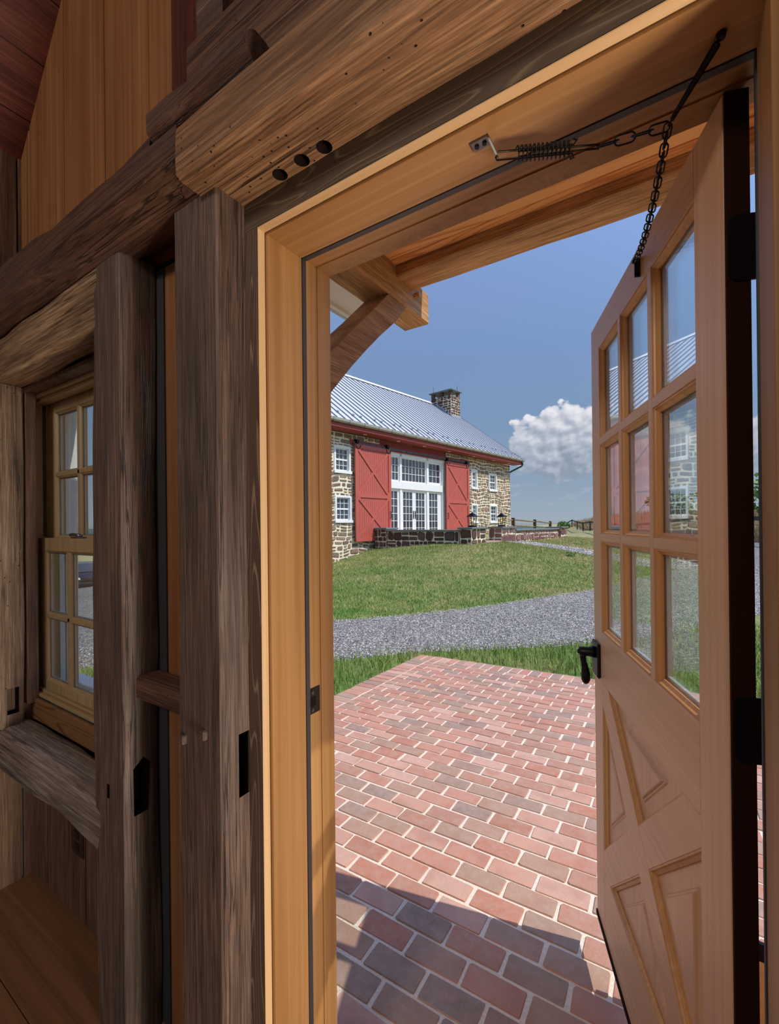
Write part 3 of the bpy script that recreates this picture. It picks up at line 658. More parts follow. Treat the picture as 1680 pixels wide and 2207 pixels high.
def build_timbers():
    cut = MB()
    cutA = MB(); cutA.box(-.90,-.80,.660,.70,-.62,-.475)
    a = timber('timber_post', 'Z', FZ, .756, (-1.012,-.847), (.614,.7175), MAT['postZ'], .004, 1, cuts=cutA)
    tag(a, 'dark weathered timber post right beside the open door frame', 'post', 'old posts of the front wall')
    cutB = MB(); cutB.prism([(-1.33,.640,-.670),(-1.33,.668,-.645),(-1.33,.688,-.668),(-1.33,.686,-.72),(-1.33,.682,-.80),(-1.33,.641,-.80)], (.09,0,0)); cutB.box(-1.36,-1.345,.60,.63,-.76,-.72)
    b = timber('timber_post', 'Z', FZ, .760, (-1.437,-1.269), (.614,.7170), MAT['postZ'], .006, 2, wane=.010, cuts=cutB)
    tag(b, 'dark weathered timber post between window and door with a mortise pocket', 'post', 'old posts of the front wall')
    cutC = MB(); cutC.box(-2.30,-2.20,.645,.684,-.738,-.635)
    c = timber('timber_post', 'Z', FZ+.65, .579, (-2.42,-2.24), (.60,.705), MAT['jambpost'], .005, 3, cuts=cutC)
    tag(c, 'pale worm-eaten timber post at the left side of the window', 'post', 'old posts of the front wall')
    strip = MB(); strip.box(-2.37,-2.243,.712,.752,-.72,.577,.003); tag(strip.build('window_lining', MAT['darkpine']), 'brown lining board between left post and window frame', 'board')
    s = timber('window_sill_timber', 'X', -2.30, -1.40, (.614,.735), (-.94,-.782), MAT['sill'], .008, 4, wane=.02, step=.02)
    tag(s, 'grey cracked timber beam forming the window sill', 'beam')
    # lintel and the wall plate / tie beam
    l = timber('window_lintel', 'X', -2.6, -1.40, (.614,.71), (.579,.752), MAT['lintel'], .007, 5, wane=.02)
    tag(l, 'rough timber lintel above the window with a lit underside', 'beam')
    cutL = MB(); cutL.box(-1.01,-.80,.45,.85,.877,1.1)
    lb = timber('wall_beam', 'X', -2.7, -.905, (.556,.7175), (.757,.938), MAT['logX'], .010, 6, wane=.03, rc=.03, cuts=cutL)
    tag(lb, 'dark hewn log beam running above the window to the scarf joint', 'beam')
    cutR = MB()
    for cx, cy in ((-.706,.671),(-.641,.670),(-.582,.672)): cutR.tube([(cx,cy,.70),(cx,cy,.84)], .0165, 14)
    rb = timber('wall_beam', 'X', -.900, 2.6, (.556,.735), (.754,.868), MAT['beamR'], .006, 7, wane=.01, rc=.008, step=.03, cuts=cutR)
    tag(rb, 'worm-eaten beam above the door with three bored holes underneath', 'beam')
    st = timber('timber_offcut', 'X', -1.003, -.668, (.545,.632), (.881,.953), MAT['logX'], .005, 8, wane=.02, rc=.015); st.rotation_euler = (0,0,0)
    tag(st, 'short rounded timber offcut lying on top of the beam above the door', 'offcut')
    pl = timber('upper_beam', 'X', -.99, 2.6, (.64,.715), (.875,1.17), MAT['beamX'], .006, 9)
    tag(pl, 'brown upper beam lying behind the short timber offcut', 'beam')
    br = MB(); br.prism([(-.985,.665,1.172),(-.885,.665,1.172),(-.885,.665,1.27),(-.99,.665,1.42)], (0,.04,0)); tag(br.build('diagonal_brace', MAT['postX']), 'short brown diagonal brace standing on the upper beam', 'brace')
    gt = timber('girt_block', 'X', -1.268, -1.014, (.648,.722), (-.478,-.412), MAT['beamX'], .003, 10, rc=.006, wane=.004)
    tag(gt, 'short dark timber block set between the two posts', 'block')
    # dark strip standing in for the shaded gap beside post B
    mb = MB(); mb.box(-1.29,-1.235,.718,.722,FZ,.75); tag(mb.build('gap_shade_strip', plain('gap_shade', rgb(46,42,44), .7)), 'dark strip standing in for the gap behind the middle post edge', 'strip')
    # square-headed peg ends in the posts
    pg = MB()
    for x, z in ((-.985,-.50),(-.905,-.47)): pg = MB(); pg.box(x-.009,x+.009,.604,.62,z-.012,z+.012,.003); pg.build('peg', MAT['postX'], a)
build_timbers()

def build_door_frame():
    root = empty('trim_1', (0,0,0)); tag(root, 'golden fir door frame lined with weathered boards', 'frame', kind='structure')
    mb = MB(); mb.box(-.85,-.80,.689,.709,FZ,.686); mb.build('side_board', MAT['trim'], root)
    mb = MB(); mb.box(-.85,.24,.689,.7095,.686,.753); mb.build('head_board', MAT['trimX'], root)
    mb = MB(); mb.box(.115,.24,.689,.709,FZ,.686); mb.build('side_board', MAT['trim'], root)
    e = MB(); e.box(-.8015,-.7985,.689,.7085,FZ,.684); e.build('cut_edge', MAT['cut'], root)
    e = MB(); e.box(-.80,.12,.689,.7085,.6838,.6872); e.build('cut_edge', MAT['cutX'], root)
    e = MB(); e.box(.1135,.1165,.689,.7085,FZ,.684); e.build('cut_edge', MAT['cut'], root)
    j = MB(); j.box(-.84,-.789,.7105,.82,FZ,.677,.001); j.box(-.84,-.800,.834,.880,FZ,.690); j.box(-.84,-.803,.880,.890,FZ,.690); j.box(-.84,-.800,.890,.905,FZ,.690); j.box(-.84,-.806,.82,.834,FZ,.69); j.build('side_jamb', MAT['firZ'], root)
    h = MB(); h.box(-.84,.155,.7105,.82,.677,.71,.001); h.box(-.84,.155,.834,.880,.6905,.715); h.box(-.84,.155,.880,.890,.6935,.715); h.box(-.84,.155,.89,.905,.6905,.715); h.box(-.84,.155,.82,.834,.697,.712); h.build('head_jamb', MAT['firX'], root)
    r = MB(); r.box(.102,.155,.7105,.82,FZ,.677,.001); r.box(.115,.155,.834,.905,FZ,.690); r.box(.12,.155,.82,.834,FZ,.69); r.build('side_jamb', MAT['firZ'], root)
    gk = MB(); gk.box(-.806,-.787,.8205,.8335,FZ,.679); tg = gk.build('weather_strip', MAT['gasket'], root)
    gk = MB(); gk.box(-.806,.12,.8205,.8335,.675,.697); gk.build('weather_strip', MAT['gasket'], root)
    gk = MB(); gk.box(.100,.12,.8205,.8335,FZ,.679); gk.build('weather_strip', MAT['gasket'], root)
    ca = MB(); ca.box(-.96,-.812,.905,.955,-1.5,.72); ca.box(.127,.27,.905,.955,-1.5,.72); ca.box(-.96,.27,.905,.955,.70,.84); ca.build('outer_casing', MAT['firZ'], root)
    th = MB(); th.box(-.80,.115,.74,.97,-1.49,-1.425,.004); th.build('threshold', MAT['bronze'], root)
    # strike plate
    sp = empty('strike_plate', (0,0,0), 0, root)
    m = MB(); m.box(-.8005,-.7975,.838,.882,-.487,-.420,.001); m.build('plate', MAT['bronze'], sp)
    m = MB(); m.box(-.7990,-.7968,.842,.866,-.468,-.442,.001); m.build('bolt_hole_shade', MAT['hole'], sp)  # flat dark piece standing in for the shaded bolt opening
    for z in (-.432,-.477): m = MB(); m.tube([(-.798,.853,z),(-.7962,.853,z)], .0042, 10); m.build('screw', MAT['steel'], sp)
build_door_frame()

# ------------------------------------------------------------------ door leaf
DOOR_H = (.068,.885); DOOR_A = math.atan2(.93529,-.35387)
def inset(poly, d):
    n = len(poly); out = []; A = sum(poly[i-1][0]*poly[i][1]-poly[i][0]*poly[i-1][1] for i in range(n)); sg = 1 if A > 0 else -1
    for i in range(n):
        p0, p1, p2 = Vector(poly[i-1]), Vector(poly[i]), Vector(poly[(i+1)%n]); d1 = (p1-p0).normalized(); d2 = (p2-p1).normalized()
        n1 = Vector((-d1[1],d1[0]))*sg; n2 = Vector((-d2[1],d2[0]))*sg; b = (n1+n2); k = d/max(.15, (1+n1.dot(n2))); out.append(tuple(p1+b*k))
    return out
def build_door():
    root = empty('door_1', (DOOR_H[0],DOOR_H[1],0), DOOR_A); tag(root, 'open fir door with nine panes above crossed panels', 'door', kind='structure')
    T = -.035; Z0, Z1 = -1.385, .684
    U0, U1 = .105, .803; GZ0, GZ1 = -.365, .588; PZ0, PZ1 = -1.165, -.535
    def part(name, mat, *boxes, c=.0012):
        m = MB()
        for b in boxes: m.box(b[0],b[1],T,0,b[2],b[3],c)
        return m.build(name, mat, root)
    part('stile', MAT['doorZ'], (0.003,U0,Z0,Z1)); part('stile', MAT['doorZ'], (U1,.907,Z0,Z1))
    part('rail', MAT['doorX'], (U0,U1,GZ1,Z1)); part('rail', MAT['doorX'], (U0,U1,PZ1,GZ0)); part('rail', MAT['doorX'], (U0,U1,Z0,PZ0))
    he = MB(); he.box(-.002,.003,T,-.0015,Z0,Z1); he.build('hinge_edge_shade', MAT['edge'], root)  # near-black strip puts the shade on the hinge side into its colour
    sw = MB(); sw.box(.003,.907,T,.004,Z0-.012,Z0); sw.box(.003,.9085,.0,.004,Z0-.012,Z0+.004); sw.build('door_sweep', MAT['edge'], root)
    # glazing bars and panes
    us = [U0,.334,.574,U1]; zs = [GZ0,-.047,.275,GZ1]; b = .012
    for u in us[1:3]: m = MB(); m.box(u-b,u+b,T,0,GZ0,GZ1,.001); m.build('glazing_bar', MAT['doorZ'], root)
    for z in zs[1:3]:
        for i in range(3):
            m = MB(); m.box(us[i]+(b if i else 0),us[i+1]-(b if i < 2 else 0),T,0,z-b,z+b,.001); m.build('glazing_bar', MAT['doorX'], root)
    gold = MAT['sticking'] = fine_wood('door_sticking', rgb(196,136,76), rgb(222,166,104), 'Z', rough=.35)
    for i in range(3):
        for j in range(3):
            u0, u1 = us[i]+(b if i else 0), us[i+1]-(b if i < 2 else 0); z0, z1 = zs[j]+(b if j else 0), zs[j+1]-(b if j < 2 else 0)
            L0 = lambda d, y: [(u0+d,y,z0+d),(u1-d,y,z0+d),(u1-d,y,z1-d),(u0+d,y,z1-d)]
            m = MB(); m.ring(L0(0,-.003), L0(.004,-.003)); m.ring(L0(.004,-.003), L0(.006,-.007)); m.ring(L0(.006,-.007), L0(.0125,-.012)); m.ring(L0(.0125,-.012), L0(.0125,-.0165))
            m.ring(L0(0,-.034), L0(.0125,-.0315)); m.ring(L0(.0125,-.0315), L0(.0125,-.030)); m.build('pane_molding', gold, root)
            d = .0115; p = MB(); p.box(u0+d,u1-d,-.0195,-.0165,z0+d,z1-d); p.box(u0+d,u1-d,-.030,-.027,z0+d,z1-d); po = p.build('pane', MAT['glass'], root)
            s = MB()
            A = lambda dd, y: [(u0+dd,y,z0+dd),(u1-dd,y,z0+dd),(u1-dd,y,z1-dd),(u0+dd,y,z1-dd)]
            s.ring(A(.012,-.0197), A(.0195,-.0197)); s.ring(A(.0195,-.0197), A(.0195,-.0268)); s.ring(A(.0195,-.0268), A(.012,-.0268)); s.build('glass_spacer', MAT['spacer'], po, fix=False)
    # crossed braces and raised triangular panels
    def slab(poly, name, mat, y0=T, y1=0.0):
        m = MB(); A = [(p[0],y1,p[1]) for p in poly]; m.prism([(p[0],y0,p[1]) for p in poly], (0,y1-y0,0)); return m.build(name, mat, root)
    c1 = [(U1,-.602),(U1,PZ1),(.731,PZ1),(.451,-.784),(.381,-.841),(U0,-1.10),(U0,PZ0),(.168,PZ0),(.450,-.905),(.528,-.847)]
    diag1 = fine_wood('door_fir_diagonal', rgb(206,158,122), rgb(226,182,146), 'X'); slab(c1, 'brace', diag1)
    slab([(.172,PZ1),(U0,PZ1),(U0,-.592),(.381,-.841),(.451,-.784)], 'brace', diag1, T, -.0003)
    slab([(.528,-.847),(.450,-.905),(.734,PZ0),(U1,PZ0),(U1,-1.10)], 'brace', diag1, T, -.0003)
    for tri in ([(.731,PZ1),(.172,PZ1),(.451,-.784)], [(U1,-.602),(.528,-.847),(U1,-1.10)], [(.168,PZ0),(.734,PZ0),(.450,-.905)], [(U0,-.592),(U0,-1.10),(.381,-.841)]):
        m = MB(); lv = [(0,-.002),(.004,-.003),(.006,-.007),(.0125,-.011),(.0125,-.0155),(.047,-.0165),(.050,-.0135),(.0535,-.0135),(.056,-.0095),(.0585,-.0080)]
        loops = [[(q[0],y,q[1]) for q in (inset(tri, d) if d else tri)] for d, y in lv]
        for a, c in zip(loops[:4], loops[1:5]): m.ring(a, c)
        mo = m.build('panel_molding', gold, root)
        m = MB()
        for a, c in zip(loops[4:], loops[5:]): m.ring(a, c)
        m.face(loops[-1]); m.face([(q[0],T,q[1]) for q in tri]); m.build('raised_panel', MAT['doorZ'], root)
    # lever handle
    h = empty('door_handle', (.858,0,-.47), 0, root)
    m = MB(); m.box(-.042,.042,0,.011,-.060,.060,.005); m.build('rosette', MAT['black'], h)
    m = MB(); m.tube([(0,.010,.022),(0,.024,.022),(0,.030,.022),(0,.058,.022),(0,.062,.022)], [.020,.0185,.0165,.0165,.013], 16); m.tube([(0,.060,.022),(0,.067,.022)], [.009,.007], 12); m.build('spindle', MAT['black'], h, True)
    m = MB(); m.tube([(0,.050,.024),(0,.050,.006),(0,.047,-.014),(0,.043,-.034),(0,.041,-.056),(0,.0405,-.074),(0,.041,-.086),(0,.041,-.0915)], [.012,.0105,.0095,.0115,.0150,.0152,.0105,.004], 16); m.build('lever', MAT['black'], h, True)
    for z in (-.05,.05): m = MB(); m.tube([(0,.0112,z),(0,.0125,z)], .003, 8); m.build('screw', MAT['steel'], h)
    # hinges
    for z in (.432,-.328,-1.16):
        hg = empty('door_hinge', (0,0,z), 0, root)
        P = []; a, c, r = .052, .0, .012
        for cx, cz, t0 in ((-.074+r,-a+r,180),(-.004-r,-a+r,270),(-.004-r,a-r,0),(-.074+r,a-r,90)):
            for k in range(5): t = R(t0+22.5*k); P.append((0, cx+r*math.cos(t), cz+r*math.sin(t)))
        m = MB(); m.prism([(-.0052,p[1]+.0,p[2]) for p in P], (.0035,0,0)); m.build('hinge_leaf', MAT['black'], hg)
        m = MB(); m.tube([(-.006,-.066,-.055),(-.006,-.066,.055)], .006, 10); m.build('hinge_barrel', MAT['black'], hg)
build_door()

# ------------------------------------------------------------------ door chain with its spring
def build_chain():
    root = empty('door_chain_stay', (0,0,0)); tag(root, 'black chain and spring door stay hanging below the door head', 'chain')
    J = Vector((-.006,.842,.636)); A = Vector((-.283,.748,.668)); Bh = Vector((.058,.768,.672)); D = Vector((-.0815,1.2465,.640))
    m = MB(); m.box(-.300,-.268,.738,.758,.672,.677); m.prism([(-.272,.738,.677),(-.272,.758,.677),(-.257,.753,.638),(-.257,.743,.638)], (.004,0,-.002)); m.build('head_bracket', MAT['silver'], root)
    for x in (-.292,-.278): m = MB(); m.tube([(x,.748,.6725),(x,.748,.6695)], .0042, 8); m.build('screw', MAT['chain'], root)
    S0 = Vector((-.258,.749,.640)); S1 = Vector((-.138,.779,.617)); d = (S1-S0).normalized(); side = d.cross(Vector((0,0,1))).normalized(); up = side.cross(d)
    def P(t, a, r): return S0+(S1-S0)*t+(side*math.cos(a)+up*math.sin(a))*r
    m = MB(); n = 13; m.tube([P(.28+.70*i/(n*10), 2*math.pi*i/10, .0115) for i in range(n*10+1)], .0013, 6); m.build('spring', MAT['chain'], root, True)
    for s in (1,-1):
        m = MB(); m.tube([S0+up*.0015*s, S0+(S1-S0)*.02+up*.007*s, S0+(S1-S0)*1.0+up*.0065*s, S0+(S1-S0)*1.03+up*.014*s, S0+(S1-S0)*.985+up*.016*s], .0017, 6); m.build('pull_rod', MAT['chain'], root, True)
        m = MB(); m.tube([S0+(S1-S0)*.30+side*.006*s, S0+(S1-S0)*1.32+side*.004*s], .0015, 6); m.build('pull_rod', MAT['chain'], root, True)
    S2 = S0+(S1-S0)*1.32
    def link_mesh(L_, w, r):
        P = []
        for k in range(16):
            t = 2*math.pi*k/16; x = math.cos(t)*w; P.append((math.copysign(max(0,L_/2-w),math.cos(t))+x if abs(math.cos(t)) > .2 else x*1.0+math.copysign(0,1), math.sin(t)*w, 0))
        P = [(L_/2-w+w*math.cos(t), w*math.sin(t), 0) for t in np.linspace(-math.pi/2, math.pi/2, 7)]+[(-L_/2+w+w*math.cos(t), w*math.sin(t), 0) for t in np.linspace(math.pi/2, 3*math.pi/2, 7)]
        m = MB(); m.tube(P, r, 6, closed=True); me = m.mesh('chain_link'); me.materials.append(MAT['chain']); me.polygons.foreach_set('use_smooth', [True]*len(me.polygons)); return me
    me_b, me_s = link_mesh(.034, .0068, .0014), link_mesh(.0245, .0058, .0015)
    def run(p0, p1, me, pitch, sag=0.0):
        n = max(2, round((p1-p0).length*(1+sag)/pitch)); pts = [p0.lerp(p1, i/n)+Vector((0,0,-sag*4*(i/n)*(1-i/n)*.1)) for i in range(n+1)]
        for i in range(n):
            o = bpy.data.objects.new('chain_link', me); COL.objects.link(o); o.parent = root; o.location = (pts[i]+pts[i+1])/2
            q = (pts[i+1]-pts[i]).to_track_quat('X','Z'); o.rotation_mode = 'QUATERNION'; from mathutils import Quaternion
            o.rotation_quaternion = q @ Quaternion((1,0,0), R(90*(i%2)+25))
    run(S2, J, me_b, .027); run(J, D+Vector((0,0,.004)), me_s, .0195, .35)
    # closed extension spring from the far anchor to the junction
    d2 = (J-Bh); m = MB(); ax = d2.normalized(); s2 = ax.cross(Vector((1,0,0))).normalized(); u2 = ax.cross(s2); n = 46
    m.tube([Bh+d2*(.06+.86*i/(n*6))+(s2*math.cos(2*math.pi*i/6)+u2*math.sin(2*math.pi*i/6))*.0048*(1-.45*i/(n*6)) for i in range(n*6+1)], .0011, 5); m.build('extension_spring', MAT['chain'], root, True)
    m = MB(); m.tube([Bh+Vector((0,0,.006)), Bh, Bh+d2*.07], .0018, 6); m.build('spring_hook', MAT['chain'], root, True); m = MB(); m.tube([Bh+d2*.92, J], .0016, 6); m.build('spring_hook', MAT['chain'], root, True)
    m = MB(); m.tube([Bh+Vector((0,0,.006)),Bh+Vector((0,0,-.002))], [.007,.005], 10); m.build('head_anchor', MAT['chain'], root)
    nrm = Vector((-.93529,-.35387,0)); m = MB(); b = D-nrm*.006; al = Vector((-.35387,.93529,0))
    m.bar(b+Vector((0,0,.012))+nrm*-.0, b+Vector((0,0,-.035)), .014, .004, up=al); m.tube([b+nrm*0+Vector((0,0,.004)), b+nrm*.012+Vector((0,0,.004))], .005, 8); m.tube([b+Vector((0,0,-.024)), b+nrm*.005+Vector((0,0,-.024))], .005, 8); m.build('door_bracket', MAT['chain'], root)
build_chain()

# ------------------------------------------------------------------ double-hung window
def build_window():
    root = empty('window_1', (0,0,0)); tag(root, 'double-hung pine window deep in the timber wall', 'window', kind='structure')
    X0, X1 = -2.352, -1.45; W, WX = MAT['winwood'], MAT['winwoodX']
    def fr(d, y0, y1, w, name):
        m = MB(); m.box(X0+d,X0+d+w,y0,y1,-.70+d,.566-d,.002); m.box(X1-d-w,X1-d,y0,y1,-.70+d,.566-d,.002); m.build(name, W, root)
        m = MB(); m.box(X0+d+w,X1-d-w,y0,y1,.566-d-w,.566-d,.002); m.box(X0+d+w,X1-d-w,y0,y1,-.70+d,-.70+d+w,.002); m.build(name, WX, root)
    fr(0,.752,.80,.014,'casing'); fr(.014,.768,.81,.012,'casing_step'); 
    m = MB(); m.box(X0-.02,X0+.02,.80,.862,-.74,.60); m.box(X1-.02,X1+.02,.80,.862,-.74,.60); m.box(X0,X1,.80,.862,.548,.60); m.box(X0,X1,.80,.862,-.74,-.695); m.build('frame_liner', W, root)
    m = MB()
    for x, s_ in ((X0,1),(X1,-1)): m.box(x-.03,x+.012,.862,.885,-.74,.60); m.box(x-.03,x+.018,.888,.905,-.74,.60,.002); m.box(x-.03,x+.008,.905,.932,-.74,.60,.002); m.box(x-s_*.15,x+s_*.004,.93,.943,-.86,.72,.003)
    m.box(X0,X1,.862,.955,.56,.60); m.box(X0-.15,X1+.15,.93,1.0,-.80,-.71,.003); m.build('outer_casing', MAT['white'], root)
    for x in (X0+.024,X1-.024): m = MB(); m.box(x-.004,x+.004,.800,.812,-.03,.55); m.build('jamb_track', MAT['gasket'], root)
    ap = MB(); ap.box(-2.30,X1,.738,.752,-.79,-.703,.002); ap.build('apron', MAT['apron'], root)
    hb = MB(); hb.box(-2.30,X1,.705,.755,.563,.578,.001); hb.build('head_lining', MAT['darkpine'], root)
    def sash(name, y, z0, z1, bot, top):
        s = empty(name, (0,0,0), 0, root); x0, x1 = -2.338, -1.464; gx0, gx1 = -2.262, -1.54; t = .034
        m = MB(); m.box(x0,gx0,y,y+t,z0,z1,.0015); m.box(gx1,x1,y,y+t,z0,z1,.0015); m.box(gx0,gx1,y,y+t,z0,z0+bot,.0015); m.box(gx0,gx1,y,y+t,z1-top,z1,.0015); m.build('sash_frame', W, s)
        g0, g1 = z0+bot, z1-top; xs = [gx0,-2.045,-1.80,gx1]; zm = (g0+g1)/2; b = .007; m = MB()
        for x in xs[1:3]: m.box(x-b,x+b,y+.002,y+t,g0,g1)
        m.box(gx0,gx1,y+.002,y+t,zm-b,zm+b); m.build('glazing_bar', W, s)
        for i in range(3):
            for za, zb in ((g0,zm-b),(zm+b,g1)):
                a, c = xs[i]+(b if i else 0), xs[i+1]-(b if i < 2 else 0); L0 = lambda d, yy: [(a+d,yy,za+d),(c-d,yy,za+d),(c-d,yy,zb-d),(a+d,yy,zb-d)]
                mm = MB(); mm.ring(L0(0,y+.003), L0(.007,y+.010)); mm.ring(L0(.007,y+.010), L0(.007,y+.015)); mm.ring(L0(.007,y+.024),L0(0,y+.034)); mm.build('pane_molding', W, s)
                p = MB(); p.box(a+.006,c-.006,y+.015,y+.018,za+.006,zb-.006); p.box(a+.006,c-.006,y+.022,y+.024,za+.006,zb-.006); p.build('pane', MAT['glass'], s)
                q = MB(); q.ring(L0(.0068,y+.0185), L0(.0125,y+.0185)); q.ring(L0(.0125,y+.0185), L0(.0125,y+.0218)); q.build('glass_spacer', MAT['spacer'], s, fix=False)
        return s
    sash('lower_sash', .782, -.694, -.038, .055, .054); sash('upper_sash', .822, -.082, .553, .048, .05)
    lk = empty('sash_lock', (-2.0,.80,-.038), 0, root); m = MB(); m.box(-.03,.03,-.012,.02,0,.006,.002); m.build('lock_base', MAT['silver'], lk)
    m = MB(); m.tube([(-.045,-.004,.014),(-.03,-.004,.015),(-.005,0,.013),(.02,.004,.010)], [.007,.0065,.006,.008], 10); m.build('lock_lever', MAT['silver'], lk, True)
    # white outer casing and the projecting corner outside
build_window()
def build_outlet():
    r = empty('wall_outlet', (-1.865,.742,-1.148)); tag(r, 'dark brown outlet plate on the boards below the window', 'outlet')
    m = MB(); m.box(-.047,.047,-.007,.0,-.052,.052,.003); m.build('cover_plate', MAT['outlet'], r)
    for z in (-.022,.022): m = MB(); m.box(-.017,.017,-.0085,-.006,z-.014,z+.014,.002); m.build('socket', MAT['black'], r)
build_outlet()

# ------------------------------------------------------------------ porch hood over the door
def build_hood():
    r = empty('porch_hood', (-.45,.93,1.02)); tag(r, 'oak porch hood with plank soffit outside above the door', 'porch'); M0 = Matrix.Translation((.45,-.93,-1.02))
    def mb(): return MB(M0)
    def tim(*a, **k):
        o = timber(*a, parent=r, **k); o.location = (.45,-.93,-1.02); return o
    tim('crossbeam', 'Y', .93, 2.0, (-1.195,-1.049), (1.02,1.175), MAT['oakY'], amp=.002, seed=31, rc=.006, wane=.0)
    tim('crossbeam', 'Y', .93, 2.0, (.25,.37), (1.02,1.175), MAT['oakY'], amp=.002, seed=32, rc=.006, wane=.0)
    tim('front_beam', 'X', -1.049, .25, (1.69,1.845), (1.118,1.27), MAT['oakX'], amp=.003, seed=33, rc=.006, wane=.004)
    for x0, x1 in ((-1.19,-1.054),(.255,.365)):
        lo = [(1.79,1.022),(1.70,.925),(1.558,.803),(1.46,.712),(1.363,.617),(1.251,.499),(1.162,.396),(1.08,.285),(1.00,.16),(.93,.03)]
        hi = [(.93,.265),(1.03,.40),(1.159,.547),(1.26,.652),(1.36,.753),(1.49,.875),(1.64,1.022)]
        m = mb(); m.prism([(x0,y,z) for y,z in lo+hi], (x1-x0,0,0)); m.build('brace', MAT['oakbrace'], r)
    ys = [.93,1.165,1.405,1.643,1.689]
    for a, b in zip(ys, ys[1:]): m = mb(); m.box(-1.049,.25,a+.0015,b-.0015,1.165,1.19,.003); m.build('soffit_board', MAT['soffit'], r)
    m = mb(); m.tube([(-1.06,1.865,1.105),(-1.025,1.867,1.108)], .013, 8); m.build('peg', MAT['oakX'], r)
    for x0, x1 in ((-1.52,-1.195),(.37,.40)):
        m = mb(); m.box(x0,x1,.93,2.04,1.178,1.20); m.build('eave_soffit', MAT['offwhite'], r)
        xe = x0 if x0 < 0 else x1; m = mb(); m.box(xe-.012,xe+.012,.93,2.05,1.160,1.26); m.build('fascia', MAT['offwhite'], r)
        g_ = mb(); sx = -1 if x0 < 0 else 1; g_.tube([(xe+sx*.05,.93,1.225),(xe+sx*.05,2.05,1.225)], .045, 12); g_.build('gutter', MAT['galv'], r)
    xm = -.57
    for x0 in (-1.55,.41):
        m = mb(); m.prism([(x0,2.0,1.165),(xm,2.0,1.165+abs(xm-x0)*.79),(xm,2.0,1.30+abs(xm-x0)*.79),(x0,2.0,1.30)], (0,.05,0)); m.build('rake_board', MAT['offwhite'], r)
        m = mb(); m.prism([(x0,.93,1.28),(xm,.93,1.28+abs(xm-x0)*.79),(xm,.93,1.33+abs(xm-x0)*.79),(x0,.93,1.33)], (0,1.12,0)); m.build('roof_panel', MAT['galv'], r)
MAT['oakbrace'] = old_wood('brace_oak', rgb(176,120,76), rgb(206,152,100), rgb(222,176,124), 'Y', rough=.7, bump=.3, crack=.5)
MAT['galv'] = plain('galvanised_metal', rgb(178,180,182), .45, .5)
build_hood()

# ------------------------------------------------------------------ stone walls
STONES = [rgb(150,124,106), rgb(134,112,98), rgb(160,134,112), rgb(122,104,92), rgb(166,138,112), rgb(140,116,102), rgb(176,150,116), rgb(130,114,102), rgb(150,120,102), rgb(138,122,104)]
MAT['stone'] = stone_mat('barn_stone', STONES)
MAT['brownstone'] = stone_mat('brownstone', [rgb(96,70,60), rgb(112,80,68), rgb(84,66,60), rgb(104,84,76), rgb(90,62,54), rgb(120,92,78)])
MAT['pinkstone'] = stone_mat('pink_sandstone', [rgb(136,98,90), rgb(122,86,80), rgb(150,112,100), rgb(112,82,78), rgb(142,116,108)])
MAT['limemortar'] = plain('cream_lime_mortar', rgb(238,228,198), .95, var=.12, scale=14, bump=.5, spec=.1)
MAT['flag'] = plain('bluestone_cap', rgb(112,118,116), .7, var=.12, scale=6)
def stone_rects(a0, a1, b0, b1, g, hr, wr, holes=(), gap=.03, bot=None, warp=.03):
    out = []; b = b0
    while b < b1-.04:
        h = min(g.uniform(*hr), b1-b); 
        if b1-(b+h) < hr[0]*.7: h = b1-b
        a = a0+g.uniform(0, .0)
        while a < a1-.03:
            w = min(g.uniform(*wr), a1-a)
            if a1-(a+w) < wr[0]*.6: w = a1-a
            subs = [(a, a+w, b, b+h)]
            if h > hr[0]*1.5 and g.random() < .34: k = b+h*g.uniform(.4,.6); subs = [(a,a+w,b,k),(a,a+w,k,b+h)]
            for s in subs:
                todo = [s]
                for H in holes:
                    nx = []
                    for q in todo:
                        if q[1] <= H[0] or q[0] >= H[1] or q[3] <= H[2] or q[2] >= H[3]: nx.append(q); continue
                        if H[0]-q[0] > .07: nx.append((q[0],H[0],q[2],q[3]))
                        if q[1]-H[1] > .07: nx.append((H[1],q[1],q[2],q[3]))
                        if q[3]-H[3] > .06: nx.append((max(q[0],H[0]),min(q[1],H[1]),H[3],q[3]))
                        if H[2]-q[2] > .06: nx.append((max(q[0],H[0]),min(q[1],H[1]),q[2],H[2]))
                    todo = nx
                for q in todo:
                    if q[1]-q[0] > .05 and q[3]-q[2] > .045 and (bot is None or (q[3] > bot((q[0]+q[1])/2)+.03)): out.append(q)
            a += w
        b += h
    return out
def stone_geo(q, g, fr, gap, depth, warp, lim):
    a0, a1, b0, b1 = q; gp = gap*g.uniform(.4,.95); cx, cy = (a0+a1)/2, (b0+b1)/2
    wv = lambda a, b: min(1, min(b-lim[0], lim[1]-b)/.25)*warp*(math.sin(a*1.9+b*2.3+lim[2])+.7*math.sin(a*4.7-b*1.1))
    x, y = max(.02,(a1-a0)/2-gp), max(.018,(b1-b0)/2-gp); c = min(x,y)*g.uniform(.22,.55); j = min(x,y)*.16
    P = [(-x+c,-y),(x-c,-y),(x,-y+c),(x,y-c),(x-c,y),(-x+c,y),(-x,y-c),(-x,-y+c)]
    P = [(p+g.uniform(-j,j), r_+g.uniform(-j,j)) for p,r_ in P]; d = depth*g.uniform(.5,1.2)
    o, ea, eb, en = fr
    T = lambda p, r_, k: o+ea*(cx+p)+eb*(cy+r_+wv(cx+p,cy+r_))+en*k
    m = MB(); A = [T(p,r_,-.02) for p,r_ in P]; B = [T(p,r_,d*.55) for p,r_ in P]; C = [T(p*.8,r_*.74,d+g.uniform(-.006,.006)) for p,r_ in P]
    m.ring(A,B); m.ring(B,C); m.face(C); return m
